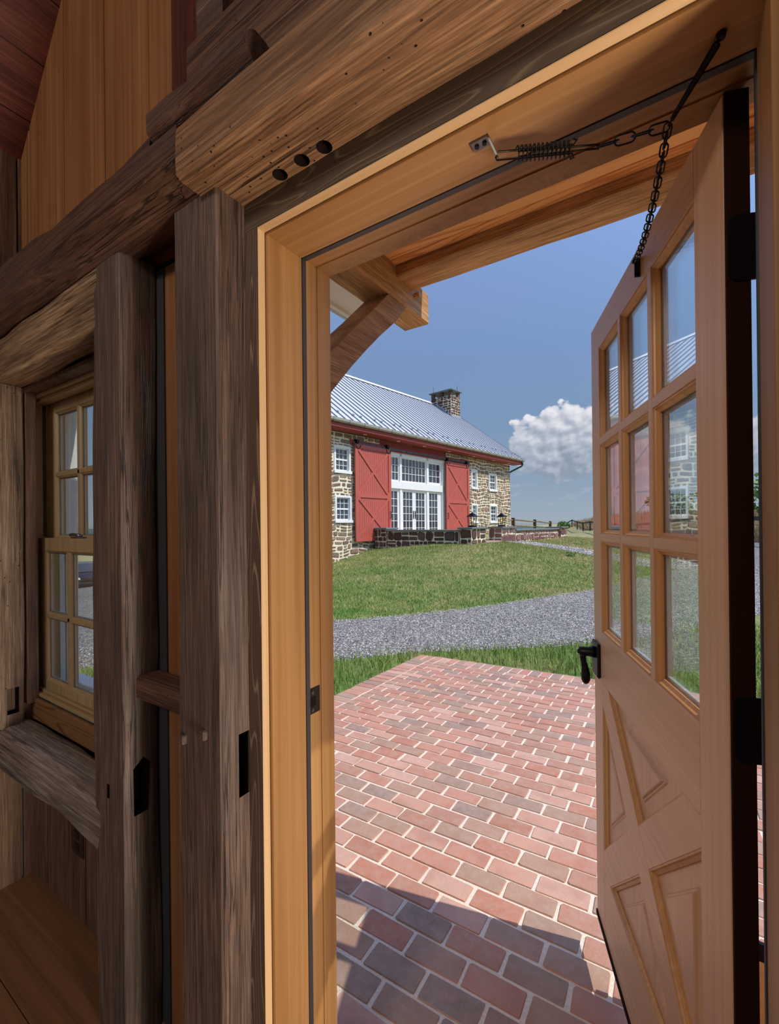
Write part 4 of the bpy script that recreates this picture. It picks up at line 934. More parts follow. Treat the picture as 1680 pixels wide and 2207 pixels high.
def lay_stones(parent, faces, mat, nmax, seed, score=None, name='stone'):
    """faces: list of (frame, rects, gap, depth, warp); the largest in view become parts, the rest one joined part"""
    g = random.Random(seed); items = []
    for fr, rects, gap, depth, warp in faces:
        if not rects: continue
        lim = (min(q[2] for q in rects), max(q[3] for q in rects), seed)
        for q in rects:
            items.append(((score(q, fr) if score else 1)*(q[1]-q[0])*(q[3]-q[2]), fr, q, gap, depth, warp, lim))
    items.sort(key=lambda t: -t[0]); rest = MB()
    for k, (s, fr, q, gap, depth, warp, lim) in enumerate(items):
        m = stone_geo(q, g, fr, gap, depth, warp, lim)
        if k < nmax: m.build(name, mat, parent, fix=True)
        else: rest.add(m.v, m.f)
    if rest.v: tag(rest.build('rubble_'+name, mat, parent), kind='stuff')

def build_barn():
    r = empty('stone_barn', (BA[0],BA[1],0), math.pi/2-BT); tag(r, 'stone barn with red sliding doors and a grey metal roof', 'barn')
    # local axes: x along the front (s), y into the barn (-o), z up
    V3 = Vector; fr_front = (V3((0,0,0)), V3((1,0,0)), V3((0,0,1)), V3((0,-1,0)))
    S0, S1, ZT = -3.2, 13.1, 3.60; red, redd = MAT['red'], MAT['red']
    WIN = [(-.92,-.08,2.05,3.08),(-.90,-.05,.15,1.18),(8.70,9.32,1.95,2.95),(8.70,9.32,.10,1.13),(10.55,11.45,1.92,2.93),(10.62,11.50,.10,1.13)]
    BIG = (2.05,6.25,-.62,3.22); REDB = (1.58,6.40,3.22,3.62)
    GL = lambda a: float(np.interp(a, [-7,-1.65,0,1.1,1.4,14],[-1.9,-1.5,-1.26,-.95,-.64,-.68]))
    holes = WIN+[BIG, REDB]
    m = MB(); xs = sorted({S0,S1}|{h[0] for h in holes}|{h[1] for h in holes}); 
    for a, b in zip(xs, xs[1:]):
        zs = sorted([(h[2],h[3]) for h in holes if h[0] <= a and h[1] >= b]); z = -2.6
        for lo, hi in zs:
            if lo > z: m.box(a,b,0,.35,z,lo)
            z = max(z,hi)
        if z < ZT: m.box(a,b,0,.35,z,ZT)
    wl = m.build('front_wall', MAT['limemortar'], r)
    m = MB(); m.prism([(S1-.35,.35,-2.6),(S1-.35,10,-2.6),(S1-.35,10,ZT),(S1-.35,5,7.9),(S1-.35,.35,ZT+.25)], (.35,0,0)); m.build('gable_wall', MAT['limemortar'], r)
    m = MB(); m.prism([(S0,.35,-2.6),(S0,10,-2.6),(S0,10,ZT),(S0,5,7.9),(S0,.35,ZT+.25)], (.35,0,0)); m.build('gable_wall', MAT['limemortar'], r)
    m = MB(); m.box(S0,S1,9.7,10,-2.6,ZT); m.box(S0,S1,.35,10,-1.0,-.9); m.build('back_wall', MAT['dark'], r)
    g = random.Random(21); hr, wr = (.12,.27), (.16,.52)
    rects = []
    for a0, a1 in ((S0,-2.2),(-2.2,1.58),(1.58,2.05),(6.25,8.5),(8.5,S1)):
        rects += stone_rects(a0, a1, -1.9, ZT, g, hr, wr, holes, bot=GL)
    rects = [q for q in rects if not (q[0] > 1.3 and q[3] < -.55)]
    def score(q, fr):
        s = (q[0]+q[1])/2; d = math.hypot(*(BA+BD*s)); vis = 1 if s > -1.75 else .15
        if (.05 < s < 2.0 and q[3] < 3.1) or 6.2 < s < 8.25 and q[3] < 3.0: vis = .05
        return vis/d/d
    face2 = (V3((S1,0,0)), V3((0,1,0)), V3((0,0,1)), V3((1,0,0)))
    lay_stones(r, [(fr_front, rects, .046, .034, .045), (face2, stone_rects(0,10,-1.3,ZT,g,(.2,.4),(.3,.7)), .03, .03, .03)], MAT['stone'], 300, 22, score)
    # roof: eave at o=.6 (y=-.6), ridge at y=5
    E0, RZ, SE = 3.93, 8.12, 13.6; dz = RZ-E0; sl = V3((0,5.6,dz)).normalized(); nn = V3((0,-dz,5.6)).normalized(); LEN = V3((0,5.6,dz)).length
    m = MB(); P = [V3((S0-.5,-.6,E0)),V3((SE,-.6,E0)),V3((SE,5,RZ)),V3((S0-.5,5,RZ))]; m.prism(P, nn*-.05)
    m.build('roof_sheet', MAT['roof'], r)
    m = MB(); P = [V3((S0-.5,10.6,E0)),V3((SE,10.6,E0)),V3((SE,5,RZ)),V3((S0-.5,5,RZ))]; m.prism(P, (0,0,-.06)); m.build('roof_sheet', MAT['roof'], r)
    x = SE-.02; k = 0; seam = None; sg = MB(); sg.box(-.05,.05,-.03,.03,0,.05,.008); sgm = sg.mesh('snow_guard'); sgm.materials.append(MAT['galv'])
    up_ = V3((0,0,0))
    while x > S0:
        if seam is None:
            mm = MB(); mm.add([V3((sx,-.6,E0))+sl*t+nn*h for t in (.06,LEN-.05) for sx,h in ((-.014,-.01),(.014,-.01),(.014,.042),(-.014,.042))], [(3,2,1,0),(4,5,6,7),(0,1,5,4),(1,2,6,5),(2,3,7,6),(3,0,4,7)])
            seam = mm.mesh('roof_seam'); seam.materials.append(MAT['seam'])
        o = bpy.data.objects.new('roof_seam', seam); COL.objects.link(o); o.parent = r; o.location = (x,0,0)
        if k % 3 != 2 and x > -3:
            o = bpy.data.objects.new('snow_guard', sgm); COL.objects.link(o); o.parent = r; o.location = V3((x,-.6,E0))+sl*(.62+.0)+nn*.04; o.rotation_euler = (math.atan2(dz,5.6),0,0)
        x -= .40; k += 1
    m = MB(); m.prism([(S0-.5,4.78,RZ-.10),(S0-.5,5,RZ+.09),(S0-.5,5.22,RZ-.10),(S0-.5,5,RZ+.03)], (SE-S0+.5,0,0)); m.build('ridge_cap', MAT['white'], r)
    m = MB(); m.prism([V3((SE,-.6,E0-.12)),V3((SE,5,RZ-.12)),V3((SE,5,RZ)),V3((SE,-.6,E0))], (.04,0,0)); m.build('rake_trim', MAT['redtrim'], r)
    for x in (4.6,8.6,12.6): m = MB(); m.tube([(x,5,RZ),(x,5,RZ+.42)], .012, 6); m.build('lightning_rod', MAT['galv'], r)
    m = MB(); m.box(S0-.5,SE-.06,-.58,0.0,3.62,3.65); m.build('soffit', MAT['redtrim'], r)
    m = MB(); m.box(S0-.5,SE-.04,-.60,-.575,3.63,3.84,.004); m.build('fascia', MAT['redtrim'], r)
    for x in (-1.5,.45,2.45,4.25,6.25,8.5,10.6,12.4): m = MB(); m.tube([(x,-.30,3.622),(x,-.30,3.612)], .085, 16); m.build('soffit_light', MAT['cream'], r)
    m = MB(); P = [(-.60+.0,3.93),(-.60,3.83),(-.63,3.79),(-.69,3.79),(-.725,3.84),(-.73,3.93),(-.72,3.93),(-.71,3.85),(-.68,3.81),(-.64,3.81),(-.615,3.85)]; m.prism([(S0-.5,y,z) for y,z in P], (SE-S0+.5,0,0)); m.build('gutter', MAT['gutter'], r)
    x = SE-.3
    while x > -4: m = MB(); m.box(x-.008,x+.008,-.735,-.60,3.785,3.80); m.box(x-.008,x+.008,-.737,-.729,3.79,3.94); m.build('gutter_hanger', MAT['gutterstrap'], r); x -= .78
    m = MB(); m.tube([(SE-.12,-.66,3.80),(SE-.12,-.66,3.62),(SE-.15,-.60,3.52),(13.2,-.02,3.22),(13.16,.08,3.10),(13.16,.1,-.9)], .05, 10); m.build('downspout', MAT['greenpipe'], r, True)
    # red board panel over the glazed entry and the track board
    m = MB()
    xx = REDB[0]
    while xx < REDB[1]-.01: m.box(xx+.004,min(xx+.118,REDB[1]),.02,.06,REDB[2]-.02,REDB[3],.004); xx += .12
    tag(m.build('red_boarding', MAT['redtrim'], r), kind='stuff')
    m = MB(); m.box(-.12,8.45,-.05,.0,3.20,3.40,.004); m.build('track_board', MAT['redtrim'], r)
    m = MB(); m.box(-.02,8.4,-.105,-.085,3.24,3.305); m.build('door_track', MAT['trackiron'], r)
    for i in range(22): m = MB(); m.tube([(.1+i*.39,-.05,3.272),(.1+i*.39,-.118,3.272)], .018, 6); m.build('track_bolt', MAT['black'], r)
    # sliding doors
    def sliding(s0, s1, z0, z1, side):
        d = empty('sliding_door', ((s0+s1)/2,-.13,z0), 0, r); w, h = s1-s0, z1-z0; f = .155
        n = 17
        for i in range(n):
            a = -w/2+w*i/n; m = MB(); m.box(a+.003,a+w/n-.003,-.02,.02,0,h,.004); m.build('plank', red, d)
        zm = h*.475
        def bar2(p0, p1, w_=.15): m = MB(); m.bar((p0[0],-.037,p0[1]),(p1[0],-.037,p1[1]), .033, w_, up=(0,0,1) if abs(p0[0]-p1[0]) > .01 else (1,0,0)); return m
        for zz in (f/2,zm,h-f/2): bar2((-w/2,zz),(w/2,zz),f).build('rail', red, d)
        for xx_ in (-w/2+f/2,w/2-f/2): m = MB(); m.box(xx_-f/2,xx_+f/2,-.0545,-.0205,0,h,.003); m.build('stile', red, d)
        for za, zb in ((f,zm-f/2),(zm+f/2,h-f)):
            for sg_, dd in ((1,0),(-1,.001)):
                p0 = V3((-w/2+f,-.036-dd,za if sg_ == 1 else zb)); p1 = V3((w/2-f,-.036-dd,zb if sg_ == 1 else za)); m = MB(); m.bar(p0,p1,.03,.11,up=(0,0,1)); m.build('cross_brace', red, d)
        for hx in (-w/2+.16,w/2-.16):
            m = MB(); m.box(hx-.11,hx+.11,.02,.045,h+.0,h+.20,.01); m.build('hanger_plate', MAT['black'], d)
            m = MB(); m.tube([(hx+.125*math.cos(t),-.06,h-.02+.16*math.sin(t)) for t in np.linspace(-math.pi,0,9)], .016, 6); m.build('hanger_strap', MAT['black'], d)
            m = MB(); m.tube([(hx,.0,h+.12),(hx,-.05,h+.12)], .07, 14); m.build('hanger_wheel', MAT['black'], d)
        hx = side*(w/2-f/2); m = MB(); m.tube([(hx,-.055,.92),(hx,-.105,.96),(hx,-.105,1.18),(hx,-.055,1.22)], .014, 6); m.build('pull_handle', MAT['black'], d)
    sliding(.02,2.10,-.62,3.22,1); sliding(6.16,8.24,-.62,3.14,-1)
    # windows
    def sash_window(a0, a1, z0, z1, cols=3, rows=4):
        w = empty('window', ((a0+a1)/2,0,z0), 0, r); W_ = a1-a0; H = z1-z0; cw = .085; m = MB()
        for x0, x1, q0, q1 in ((-W_/2,-W_/2+cw,0,H),(W_/2-cw,W_/2,0,H),(-W_/2+cw,W_/2-cw,H-cw,H)): m.box(x0,x1,-.03,.14,q0,q1,.004)
        m.build('frame', MAT['white'], w); m = MB(); m.box(-W_/2-.03,W_/2+.03,-.075,.14,-.03,.075,.006); m.build('sill', MAT['white'], w)
        x0, x1, q0, q1 = -W_/2+cw, W_/2-cw, .075, H-cw; zm = (q0+q1)/2; m = MB()
        for xa, xb, za, zb, yy in ((x0,x0+.04,q0,q1,.06),(x1-.04,x1,q0,q1,.06),(x0,x1,q1-.04,q1,.06),(x0,x1,q0,q0+.05,.06),(x0,x1,zm-.03,zm+.03,.05)): m.box(xa,xb,yy,yy+.04,za,zb)
        m.build('sash', MAT['white'], w); m = MB()
        for i in range(1,cols): xx_ = x0+.04+(x1-x0-.08)*i/cols; m.box(xx_-.009,xx_+.009,.062,.09,q0,q1)
        for i in range(1,rows):
            if i*2 == rows: continue
            zz = q0+(q1-q0)*i/rows; m.box(x0,x1,.062,.09,zz-.009,zz+.009)
        tag(m.build('glazing_bars', MAT['white'], w), kind='stuff'); m = MB(); m.box(x0,x1,.082,.088,q0,q1); m.build('glass', MAT['farglass'], w)
        m = MB(); m.box(x0-.02,x1+.02,.14,.34,q0-.02,q1+.02); m.build('reveal', MAT['dark'], w)
    for q in WIN: sash_window(*q)
    # glazed entry: transoms over sidelights and a pair of doors
    e = empty('glazed_entry', (0,.10,-.62), 0, r); M0 = Matrix.Translation((0,-.0,.62))
    def eb(name, mat, *bx, c=.004):
        m = MB(M0)
        for b in bx: m.box(*b, c)
        return m.build(name, mat, e)
    Wt = MAT['white']; zb, z1t, z1b, zt = -.62, 1.86, 1.66, 3.20
    eb('post', Wt, (2.05,2.20,-.10,.12,zb,zt)); eb('post', Wt, (6.08,6.25,-.10,.12,zb,zt)); eb('post', Wt, (2.92,3.06,-.06,.10,zb,zt)); eb('post', Wt, (4.86,5.00,-.06,.10,zb,zt))
    eb('transom_rail', Wt, (2.05,6.25,-.10,.12,1.62,1.93)); eb('head_rail', Wt, (2.05,6.25,-.06,.12,3.05,3.22)); eb('bottom_rail', Wt, (2.05,6.25,-.06,.12,zb-.04,zb+.04))
    def lights(nm, a0, a1, z0, z1, cols, rows, st=.09):
        s = empty(nm, (0,0,0), 0, e); m = MB(M0); m.box(a0,a0+st,0,.06,z0,z1); m.box(a1-st,a1,0,.06,z0,z1); m.box(a0+st,a1-st,0,.06,z0,z0+st*1.3); m.box(a0+st,a1-st,0,.06,z1-st,z1); m.build('sash_frame', Wt, s)
        m = MB(M0); x0, x1, q0, q1 = a0+st, a1-st, z0+st*1.3, z1-st
        for i in range(1,cols): x = x0+(x1-x0)*i/cols; m.box(x-.011,x+.011,.004,.05,q0,q1)
        for i in range(1,rows): z = q0+(q1-q0)*i/rows; m.box(x0,x1,.004,.05,z-.011,z+.011)
        tag(m.build('glazing_bars', Wt, s), kind='stuff')
        for i in range(cols):
            for j in range(rows):
                m = MB(M0); m.box(x0+(x1-x0)*i/cols+.011,x0+(x1-x0)*(i+1)/cols-.011,.03,.034,q0+(q1-q0)*j/rows+.011,q0+(q1-q0)*(j+1)/rows-.011); m.build('pane', MAT['farglass'], s)
        return s
    lights('transom_light', 2.20,2.92,1.93,3.05,3,3,.06); lights('transom_light', 3.06,4.86,1.93,3.05,7,3,.06); lights('transom_light', 5.00,6.08,1.93,3.05,3,3,.10)
    lights('side_light', 2.20,2.92,zb+.02,1.62,2,6,.12); lights('side_light', 5.00,5.86,zb+.02,1.62,3,6,.10); eb('filler', Wt, (5.86,6.08,.0,.08,zb,1.62))
    for a, b, sx in ((3.06,3.955,1),(3.965,4.86,-1)):
        d = lights('french_door', a,b,zb+.02,1.62,3,6,.12); hx = b-.06 if sx == 1 else a+.06
        m = MB(M0); m.box(hx-.022,hx+.022,-.02,.0,.30,.66); m.tube([(hx,-.05,.44),(hx+.0,-.05,.44),(hx-sx*.10,-.05,.44)], .012, 6); m.tube([(hx,0,.44),(hx,-.05,.44)], .012, 6); m.build('door_lever', MAT['black'], d)
    m = MB(M0); m.box(2.05,6.25,.12,.36,zb,zt); m.build('dark_interior', MAT['dark'], e)
    # chimney
    c = empty('chimney', (12.55,4.35,6.0), 0, r); MC = Matrix.Translation((-12.55,-4.35,-6.0)); cx0, cx1, cy0, cy1, ct = 12.02,13.05,3.52,5.12,8.42
    m = MB(MC); m.box(cx0,cx1,cy0,cy1,5.5,ct-.01); m.build('core', MAT['limemortar'], c)
    off = V3((-12.55,-4.35,-6.0)); g2 = random.Random(4)
    fs = [((off+V3((cx0,0,0)), V3((0,1,0)), V3((0,0,1)), V3((-1,0,0))), stone_rects(cy0,cy1,6.4,ct,g2,(.13,.26),(.2,.48)), .03,.03,.0),
          ((off+V3((0,cy0,0)), V3((1,0,0)), V3((0,0,1)), V3((0,-1,0))), stone_rects(cx0,cx1,6.4,ct,g2,(.12,.2),(.14,.3)), .03,.03,.0),
          ((off+V3((cx1,0,0)), V3((0,1,0)), V3((0,0,1)), V3((1,0,0))), stone_rects(cy0,cy1,6.4,ct,g2,(.15,.3),(.2,.5)), .03,.03,.0)]
    lay_stones(c, fs, MAT['brownstone'], 150, 23)
    for x, y in ((cx0+.1,cy0+.1),(cx1-.1,cy0+.1),(cx0+.1,cy1-.1),(cx1-.1,cy1-.1),(cx0+.1,(cy0+cy1)/2)): m = MB(MC); m.box(x-.1,x+.1,y-.1,y+.1,ct-.02,ct+.33,.01); m.build('cap_post', MAT['brownstone'], c)
    m = MB(MC); m.box(cx0-.12,cx1+.12,cy0-.12,cy1+.12,ct+.33,ct+.39,.01); m.build('cap_slab', MAT['flag'], c)
    for x, y in ((cx0+.12,cy1-.1),(cx1-.1,cy0+.15)): m = MB(MC); m.tube([(x,y,ct+.39),(x,y,ct+.80)], .012, 6); m.build('lightning_rod', MAT['black'], c)
    m = MB(MC); zz = E0+(cy0+.6)*dz/5.6
    m.prism([(cx0-.03,cy0-.03,zz-.1),(cx0-.03,cy0-.03,zz+.16),(cx0-.03,4.7,E0+(4.7+.6)*dz/5.6+.16),(cx0-.03,4.7,E0+(4.7+.6)*dz/5.6-.1)], (.03,0,0)); m.box(cx0-.03,cx1+.03,cy0-.06,cy0-.02,zz-.12,zz+.14); m.build('flashing', MAT['galv'], c)
MAT['red'] = plain('barn_red_paint', rgb(186,90,76), .55, var=.06, scale=5)
MAT['redtrim'] = plain('dark_red_paint', rgb(152,66,58), .6, var=.05, scale=5)
MAT['roof'] = plain('standing_seam_metal', rgb(206,208,212), .5, .1, var=.03)
MAT['seam'] = plain('shaded_seam_metal', rgb(126,133,144), .5, .2)  # darker than the sheet: shaded seam sides put into the colour
MAT['gutter'] = plain('aged_gutter_metal', rgb(170,166,150), .5, .35); MAT['gutterstrap'] = plain('gutter_strap', rgb(120,116,104), .5, .3)
MAT['greenpipe'] = plain('green_downspout', rgb(30,74,58), .4); MAT['cream'] = plain('cream_light_lens', rgb(232,216,190), .5)
MAT['trackiron'] = plain('track_iron', rgb(96,98,102), .5, .4)
MAT['farglass'] = plain('barn_window_glass', rgb(62,66,74), .04, spec=1.0)
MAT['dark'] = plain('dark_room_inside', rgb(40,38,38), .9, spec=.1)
build_barn()

# ------------------------------------------------------------------ terrace in front of the barn
def lantern(name, s, o, z, label):
    p = bw(s,o); r = empty(name, (p[0],p[1],z), math.pi/2-BT); tag(r, label, 'lantern', 'pier lanterns'); b, h, n = .085, .30, 4
    sq = lambda w, zz: [(-w,-w,zz),(w,-w,zz),(w,w,zz),(-w,w,zz)]
    m = MB(); m.box(-.12,.12,-.12,.12,0,.03,.006); m.box(-.10,.10,-.10,.10,.03,.06,.004); m.build('base', MAT['black'], r)
    m = MB()
    for x in (-b,b):
        for y in (-b,b): m.bar((x,y,.06),(x*1.25,y*1.25,.06+h),.016,.016)
    tag(m.build('corner_bars', MAT['black'], r), kind='stuff')
    g_ = MB(); g_.ring(sq(b,.062),sq(b*1.25,.06+h)); g_.build('glass', MAT['lampglass'], r)
    m = MB(); m.ring(sq(.15,.36),sq(.15,.375)); m.ring(sq(.15,.375),sq(.075,.44)); m.ring(sq(.075,.44),sq(.085,.45)); m.ring(sq(.085,.45),sq(.03,.50)); m.face(sq(.15,.36)); m.tube([(0,0,.49),(0,0,.53),(0,0,.55)],[.02,.016,.004],8); m.build('roof', MAT['black'], r)
    m = MB(); m.tube([(0,0,.06),(0,0,.20)], .018, 8); m.build('candle', MAT['cream'], r)
    m = MB(); m.ellipsoid((0,0,.235),(.014,.014,.032),8,6); m.build('bulb', MAT['flame'], r)
MAT['flame'] = plain('bulb', rgb(255,220,150), .3); MAT['flame'].node_tree.nodes['Principled BSDF'].inputs['Emission Color'].default_value = rgb(255,200,110); MAT['flame'].node_tree.nodes['Principled BSDF'].inputs['Emission Strength'].default_value = 3.0
MAT['lampglass'] = thin_glass('seeded_lantern_glass', (.93,.9,.8,1), rough=.1)
def build_terrace():
    V3 = Vector; rz = math.pi/2-BT; base = -1.6
    def wall(name, label, blocks, capz, mat, seed, nst):
        r = empty(name, (BA[0],BA[1],0), rz); tag(r, label, 'wall'); g = random.Random(seed); fs = []; m = MB()
        for (s0,s1,o0,o1,zt,faces,hr,wr) in blocks:
            core = MB(); core.box(s0,s1,-o1,-o0,base,zt); core.build('core', MAT['limemortar'], r)
            zb = -1.05
            if 'd' in faces: fs.append(((V3((s0,0,0)),V3((0,-1,0)),V3((0,0,1)),V3((-1,0,0))), stone_rects(o0,o1,zb,zt,g,hr,wr), .03,.03,.0))
            if 'n' in faces: fs.append(((V3((0,-o1,0)),V3((1,0,0)),V3((0,0,1)),V3((0,-1,0))), stone_rects(s0,s1,zb,zt,g,hr,wr), .03,.03,.0))
            if 'u' in faces: fs.append(((V3((s1,0,0)),V3((0,-1,0)),V3((0,0,1)),V3((1,0,0))), stone_rects(o0,o1,zb,zt,g,hr,wr), .03,.03,.0))
            c = .07; cm = MB(); cm.box(s0-c,s1+c,-o1-c,-o0+(c if o0 > .3 else 0),zt,zt+.065,.012); cm.build('cap', MAT['flag'], r)
        lay_stones(r, fs, mat, 240, seed)
    wall('terrace_wall', 'dark brownstone terrace wall coming out from the left barn door', [(1.1,1.72,.16,.78,-.15,'dn',(.14,.26),(.16,.3)),(1.1,1.5,.85,4.22,-.235,'d',(.12,.34),(.16,.5)),(1.08,2.0,4.29,4.75,-.15,'dn',(.2,.38),(.2,.42))], 0, MAT['brownstone'], 41, 0)
    wall('terrace_wall', 'pinkish stone terrace wall running off to the right of the steps', [(3.2,4.25,4.2,4.75,-.15,'dn',(.2,.38),(.2,.42)),(4.32,8.55,4.35,4.75,-.26,'n',(.12,.3),(.16,.45)),(8.62,9.3,4.2,4.85,-.20,'dnu',(.14,.3),(.2,.42))], 0, MAT['pinkstone'], 42, 0)
    r = empty('terrace_paving', (BA[0],BA[1],0), rz); tag(r, 'pale brick terrace floor with steps between the two lantern piers', 'terrace')
    m = MB(); m.box(1.52,9.2,-4.15,-.02,-.95,-.60); m.build('floor_slab', MAT['palebrick'], r)
    for k, (o, z) in enumerate(((4.75,-.60),(5.15,-.68))):
        g = random.Random(k)
        n = 11
        for i in range(n): m = MB(); a = 2.0+1.35*i/n; m.box(a+.005,a+1.35/n-.005,-o,-o+.42,z-.16,z,.006); m.build('step_brick', MAT['palebrick'], r)
    lantern('pier_lantern', 1.55, 4.50, -.085, 'black lantern on the left pier of the terrace steps')
    lantern('pier_lantern', 3.72, 4.46, -.085, 'black lantern on the right pier of the terrace steps')
MAT['palebrick'] = stone_mat('pale_paving_brick', [rgb(196,160,142), rgb(182,142,126), rgb(206,174,156)], bump=.2, var=.12)
build_terrace()

# ------------------------------------------------------------------ fences, trees, hills, car
MAT['rail'] = old_wood('silvered_rail', rgb(120,104,80), rgb(168,152,124), rgb(196,184,158), 'X', rough=.8, bump=.5)
MAT['railpost'] = old_wood('brown_fence_post', rgb(84,62,40), rgb(120,92,62), rgb(146,118,84), 'Z', rough=.8, bump=.5)
MAT['blackfence'] = plain('black_fence_paint', rgb(38,40,40), .7, var=.15)
def build_fences():
    pts = [(-9.7,26.8,.44),(-9.2,29.4,.43),(-9.0,34.0,.34),(-8.97,38.7,.22)]
    r = empty('split_rail_fence', (-7.0,25,-.8)); tag(r, 'weathered split rail fence behind the pinkish terrace wall', 'fence'); off = Vector((7.0,-25,.8)); MM = Matrix.Translation(off); g = random.Random(9)
    P = [Vector(p) for p in pts]
    for p in P:
        o = timber('post', 'Z', ground_z(p.x,p.y)-.1, p.z, (p.x-.10,p.x+.10), (p.y-.09,p.y+.09), MAT['railpost'], .008, int(p.y*7), r, step=.12); o.location = off
    for a, b in zip(P, P[1:]):
        for dz in (.13,.52):
            m = MB(MM); m.tube([a+Vector((0,0,-dz)), a.lerp(b,.3)+Vector((0,0,-dz+.015)), a.lerp(b,.7)+Vector((0,0,-dz-.01)), b+Vector((0,0,-dz-.03))], [.045,.07,.065,.045], 7); m.build('rail', MAT['rail'], r, True)
    # black board fence along the meadow
    a, b = Vector((-16.5,81)), Vector((3.6,20.5)); n = 13; r = empty('board_fence', (a.lerp(b,.5)[0],a.lerp(b,.5)[1],-1)); tag(r, 'black board fence between the mown field and the tall tan meadow', 'fence')
    off = Vector((-r.location[0],-r.location[1],1)); MM = Matrix.Translation(off); P = []
    for i in range(n+1): q = a.lerp(b, i/n); P.append(Vector((q[0],q[1],ground_z(q[0],q[1]))))
    for p in P: m = MB(MM); m.box(p.x-.06,p.x+.06,p.y-.06,p.y+.06,p.z-.3,p.z+1.16,.01); m.build('post', MAT['blackfence'], r)
    for p, q in zip(P, P[1:]):
        m = MB(MM); m.bar(p+Vector((0,0,1.06)), q+Vector((0,0,1.06)), .03, .17); m.build('board', MAT['blackfence'], r)
        for h in (.3,.55,.8): m = MB(MM); m.bar(p+Vector((0,0,h)), q+Vector((0,0,h)), .012, .012); m.build('wire', MAT['blackfence'], r)
build_fences()
def build_meadow():
    g = np.random.default_rng(12); n = 70000; t = g.uniform(0,1,n)**.6; d = g.uniform(0,1,n)**1.5*46+.5
    ax = np.array([3.6,20.5])[None]*(t[:,None])+np.array([-16.5,81])[None]*(1-t[:,None]); nrm = np.array([.949,.315]); p = ax+nrm[None]*d[:,None]
    o = blades('meadow_grass', p, .75, .09, MAT['meadow'], 13, .6); tag(o, 'tall tan meadow grass behind the black board fence', 'meadow', kind='stuff')
mm_ = NT('meadow_grass'); gi_ = mm_.n('ShaderNodeNewGeometry'); MAT['meadow'] = mm_.fin(mm_.ramp(gi_.outputs['Random Per Island'], [(0, rgb(150,132,92)), (.5, rgb(186,160,124)), (.85, rgb(200,172,140)), (1, rgb(120,128,72))]), .8, spec=.1)
build_meadow()
def leaf_mat(name, a, b):
    m = NT(name); gp = m.n('ShaderNodeNewGeometry'); r = gp.outputs['Random Per Island']; m.b.inputs['Subsurface Weight'].default_value = 0
    return m.fin(m.ramp(r, [(0, a), (1, b)]), .6, spec=.2)
MAT['leaf'] = leaf_mat('tree_leaves', rgb(62,90,48), rgb(124,152,84)); MAT['leaf2'] = leaf_mat('bush_leaves', rgb(82,116,58), rgb(160,184,108)); MAT['bark'] = plain('bark', rgb(78,66,54), .9, var=.2)
def tree(name, x, y, h, rx, label, mat, seed, cat='tree', n=900, leaf=.22):
    z = ground_z(x,y); r = empty(name, (x,y,z)); tag(r, label, cat); g = np.random.default_rng(seed)
    nb = 7; C = np.stack([g.normal(0,rx*.42,nb), g.normal(0,rx*.42,nb), h*(.5+.36*g.uniform(-1,1,nb)*.8)], 1); rad = rx*g.uniform(.42,.7,nb)
    k = g.integers(0,nb,n); u = g.normal(0,1,(n,3)); u /= np.linalg.norm(u,axis=1)[:,None]; p = C[k]+u*(rad[k]*g.uniform(.6,1,n)**.5)[:,None]; p[:,2] = np.clip(p[:,2], h*.1, h)
    a = g.normal(0,1,(n,3)); a /= np.linalg.norm(a,axis=1)[:,None]; b = np.cross(a, g.normal(0,1,(n,3))); b /= np.linalg.norm(b,axis=1)[:,None]; s = leaf*g.uniform(.6,1.3,n)[:,None]
    V = np.stack([p-a*s, p+b*s*.6, p+a*s, p-b*s*.6], 1).reshape(-1,3); T = np.arange(4*n).reshape(n,4)
    link('crown', tri_mesh('crown', V, T), r, mat); m = MB(); m.tube([(0,0,-.3),(.03,0,h*.3),(0,.04,h*.6)], [h*.035,h*.025,h*.012], 7); m.build('trunk', MAT['bark'], r)
TREES = [('field_bush',-14.6,72,1.35,.85,'round green bush just left of the black fence end, beyond the pinkish wall','leaf2',1,'bush'),
 ('field_tree',6.4,52.5,4.6,1.8,'tree seen through the gap beside the door hinges','leaf2',2,'tree'),('field_tree',.4,60,2.9,2.2,'tree beyond the meadow seen through the right column of door panes','leaf2',3,'tree'),
 ('field_tree',-11.2,86,1.5,1.8,'low dark tree at the field edge behind the black fence, nearest the utility pole','leaf',4,'tree'),('field_tree',-7.5,90,1.5,2.2,'low wide tree behind the meadow, next right of the utility pole','leaf',5,'tree'),('field_tree',-3.5,92,1.8,2.2,'low tree behind the meadow, seen through the middle column of door panes','leaf',6,'tree'),
 ('field_tree',9.5,48,4.0,2.4,'bushy tree beyond the fence far right, hidden by the door jamb','leaf',7,'tree')]
for nm,x,y,h,rx,lb,mt,sd_,ct in TREES: tree(nm,x,y,h,rx,lb,MAT[mt],sd_,ct,leaf=.2)
for i,(x,y,lb) in enumerate(((-2.85,14.9,'small green weed at the near edge of the garden path'),(-1.35,14.75,'tiny yellow-green weed beside the path near the door edge'))): tree('path_weed',x,y,.12,.17,lb,MAT['leaf2'],20+i,'weed',n=120,leaf=.035)
m = MB(); z = ground_z(-9.9,88); m.tube([(0,0,-.5),(0,0,3.0)], [.06,.045], 6); o = m.build('utility_pole', MAT['bark']); o.location = (-8.9,83,-.3); tag(o, 'thin utility pole standing far beyond the meadow', 'pole')
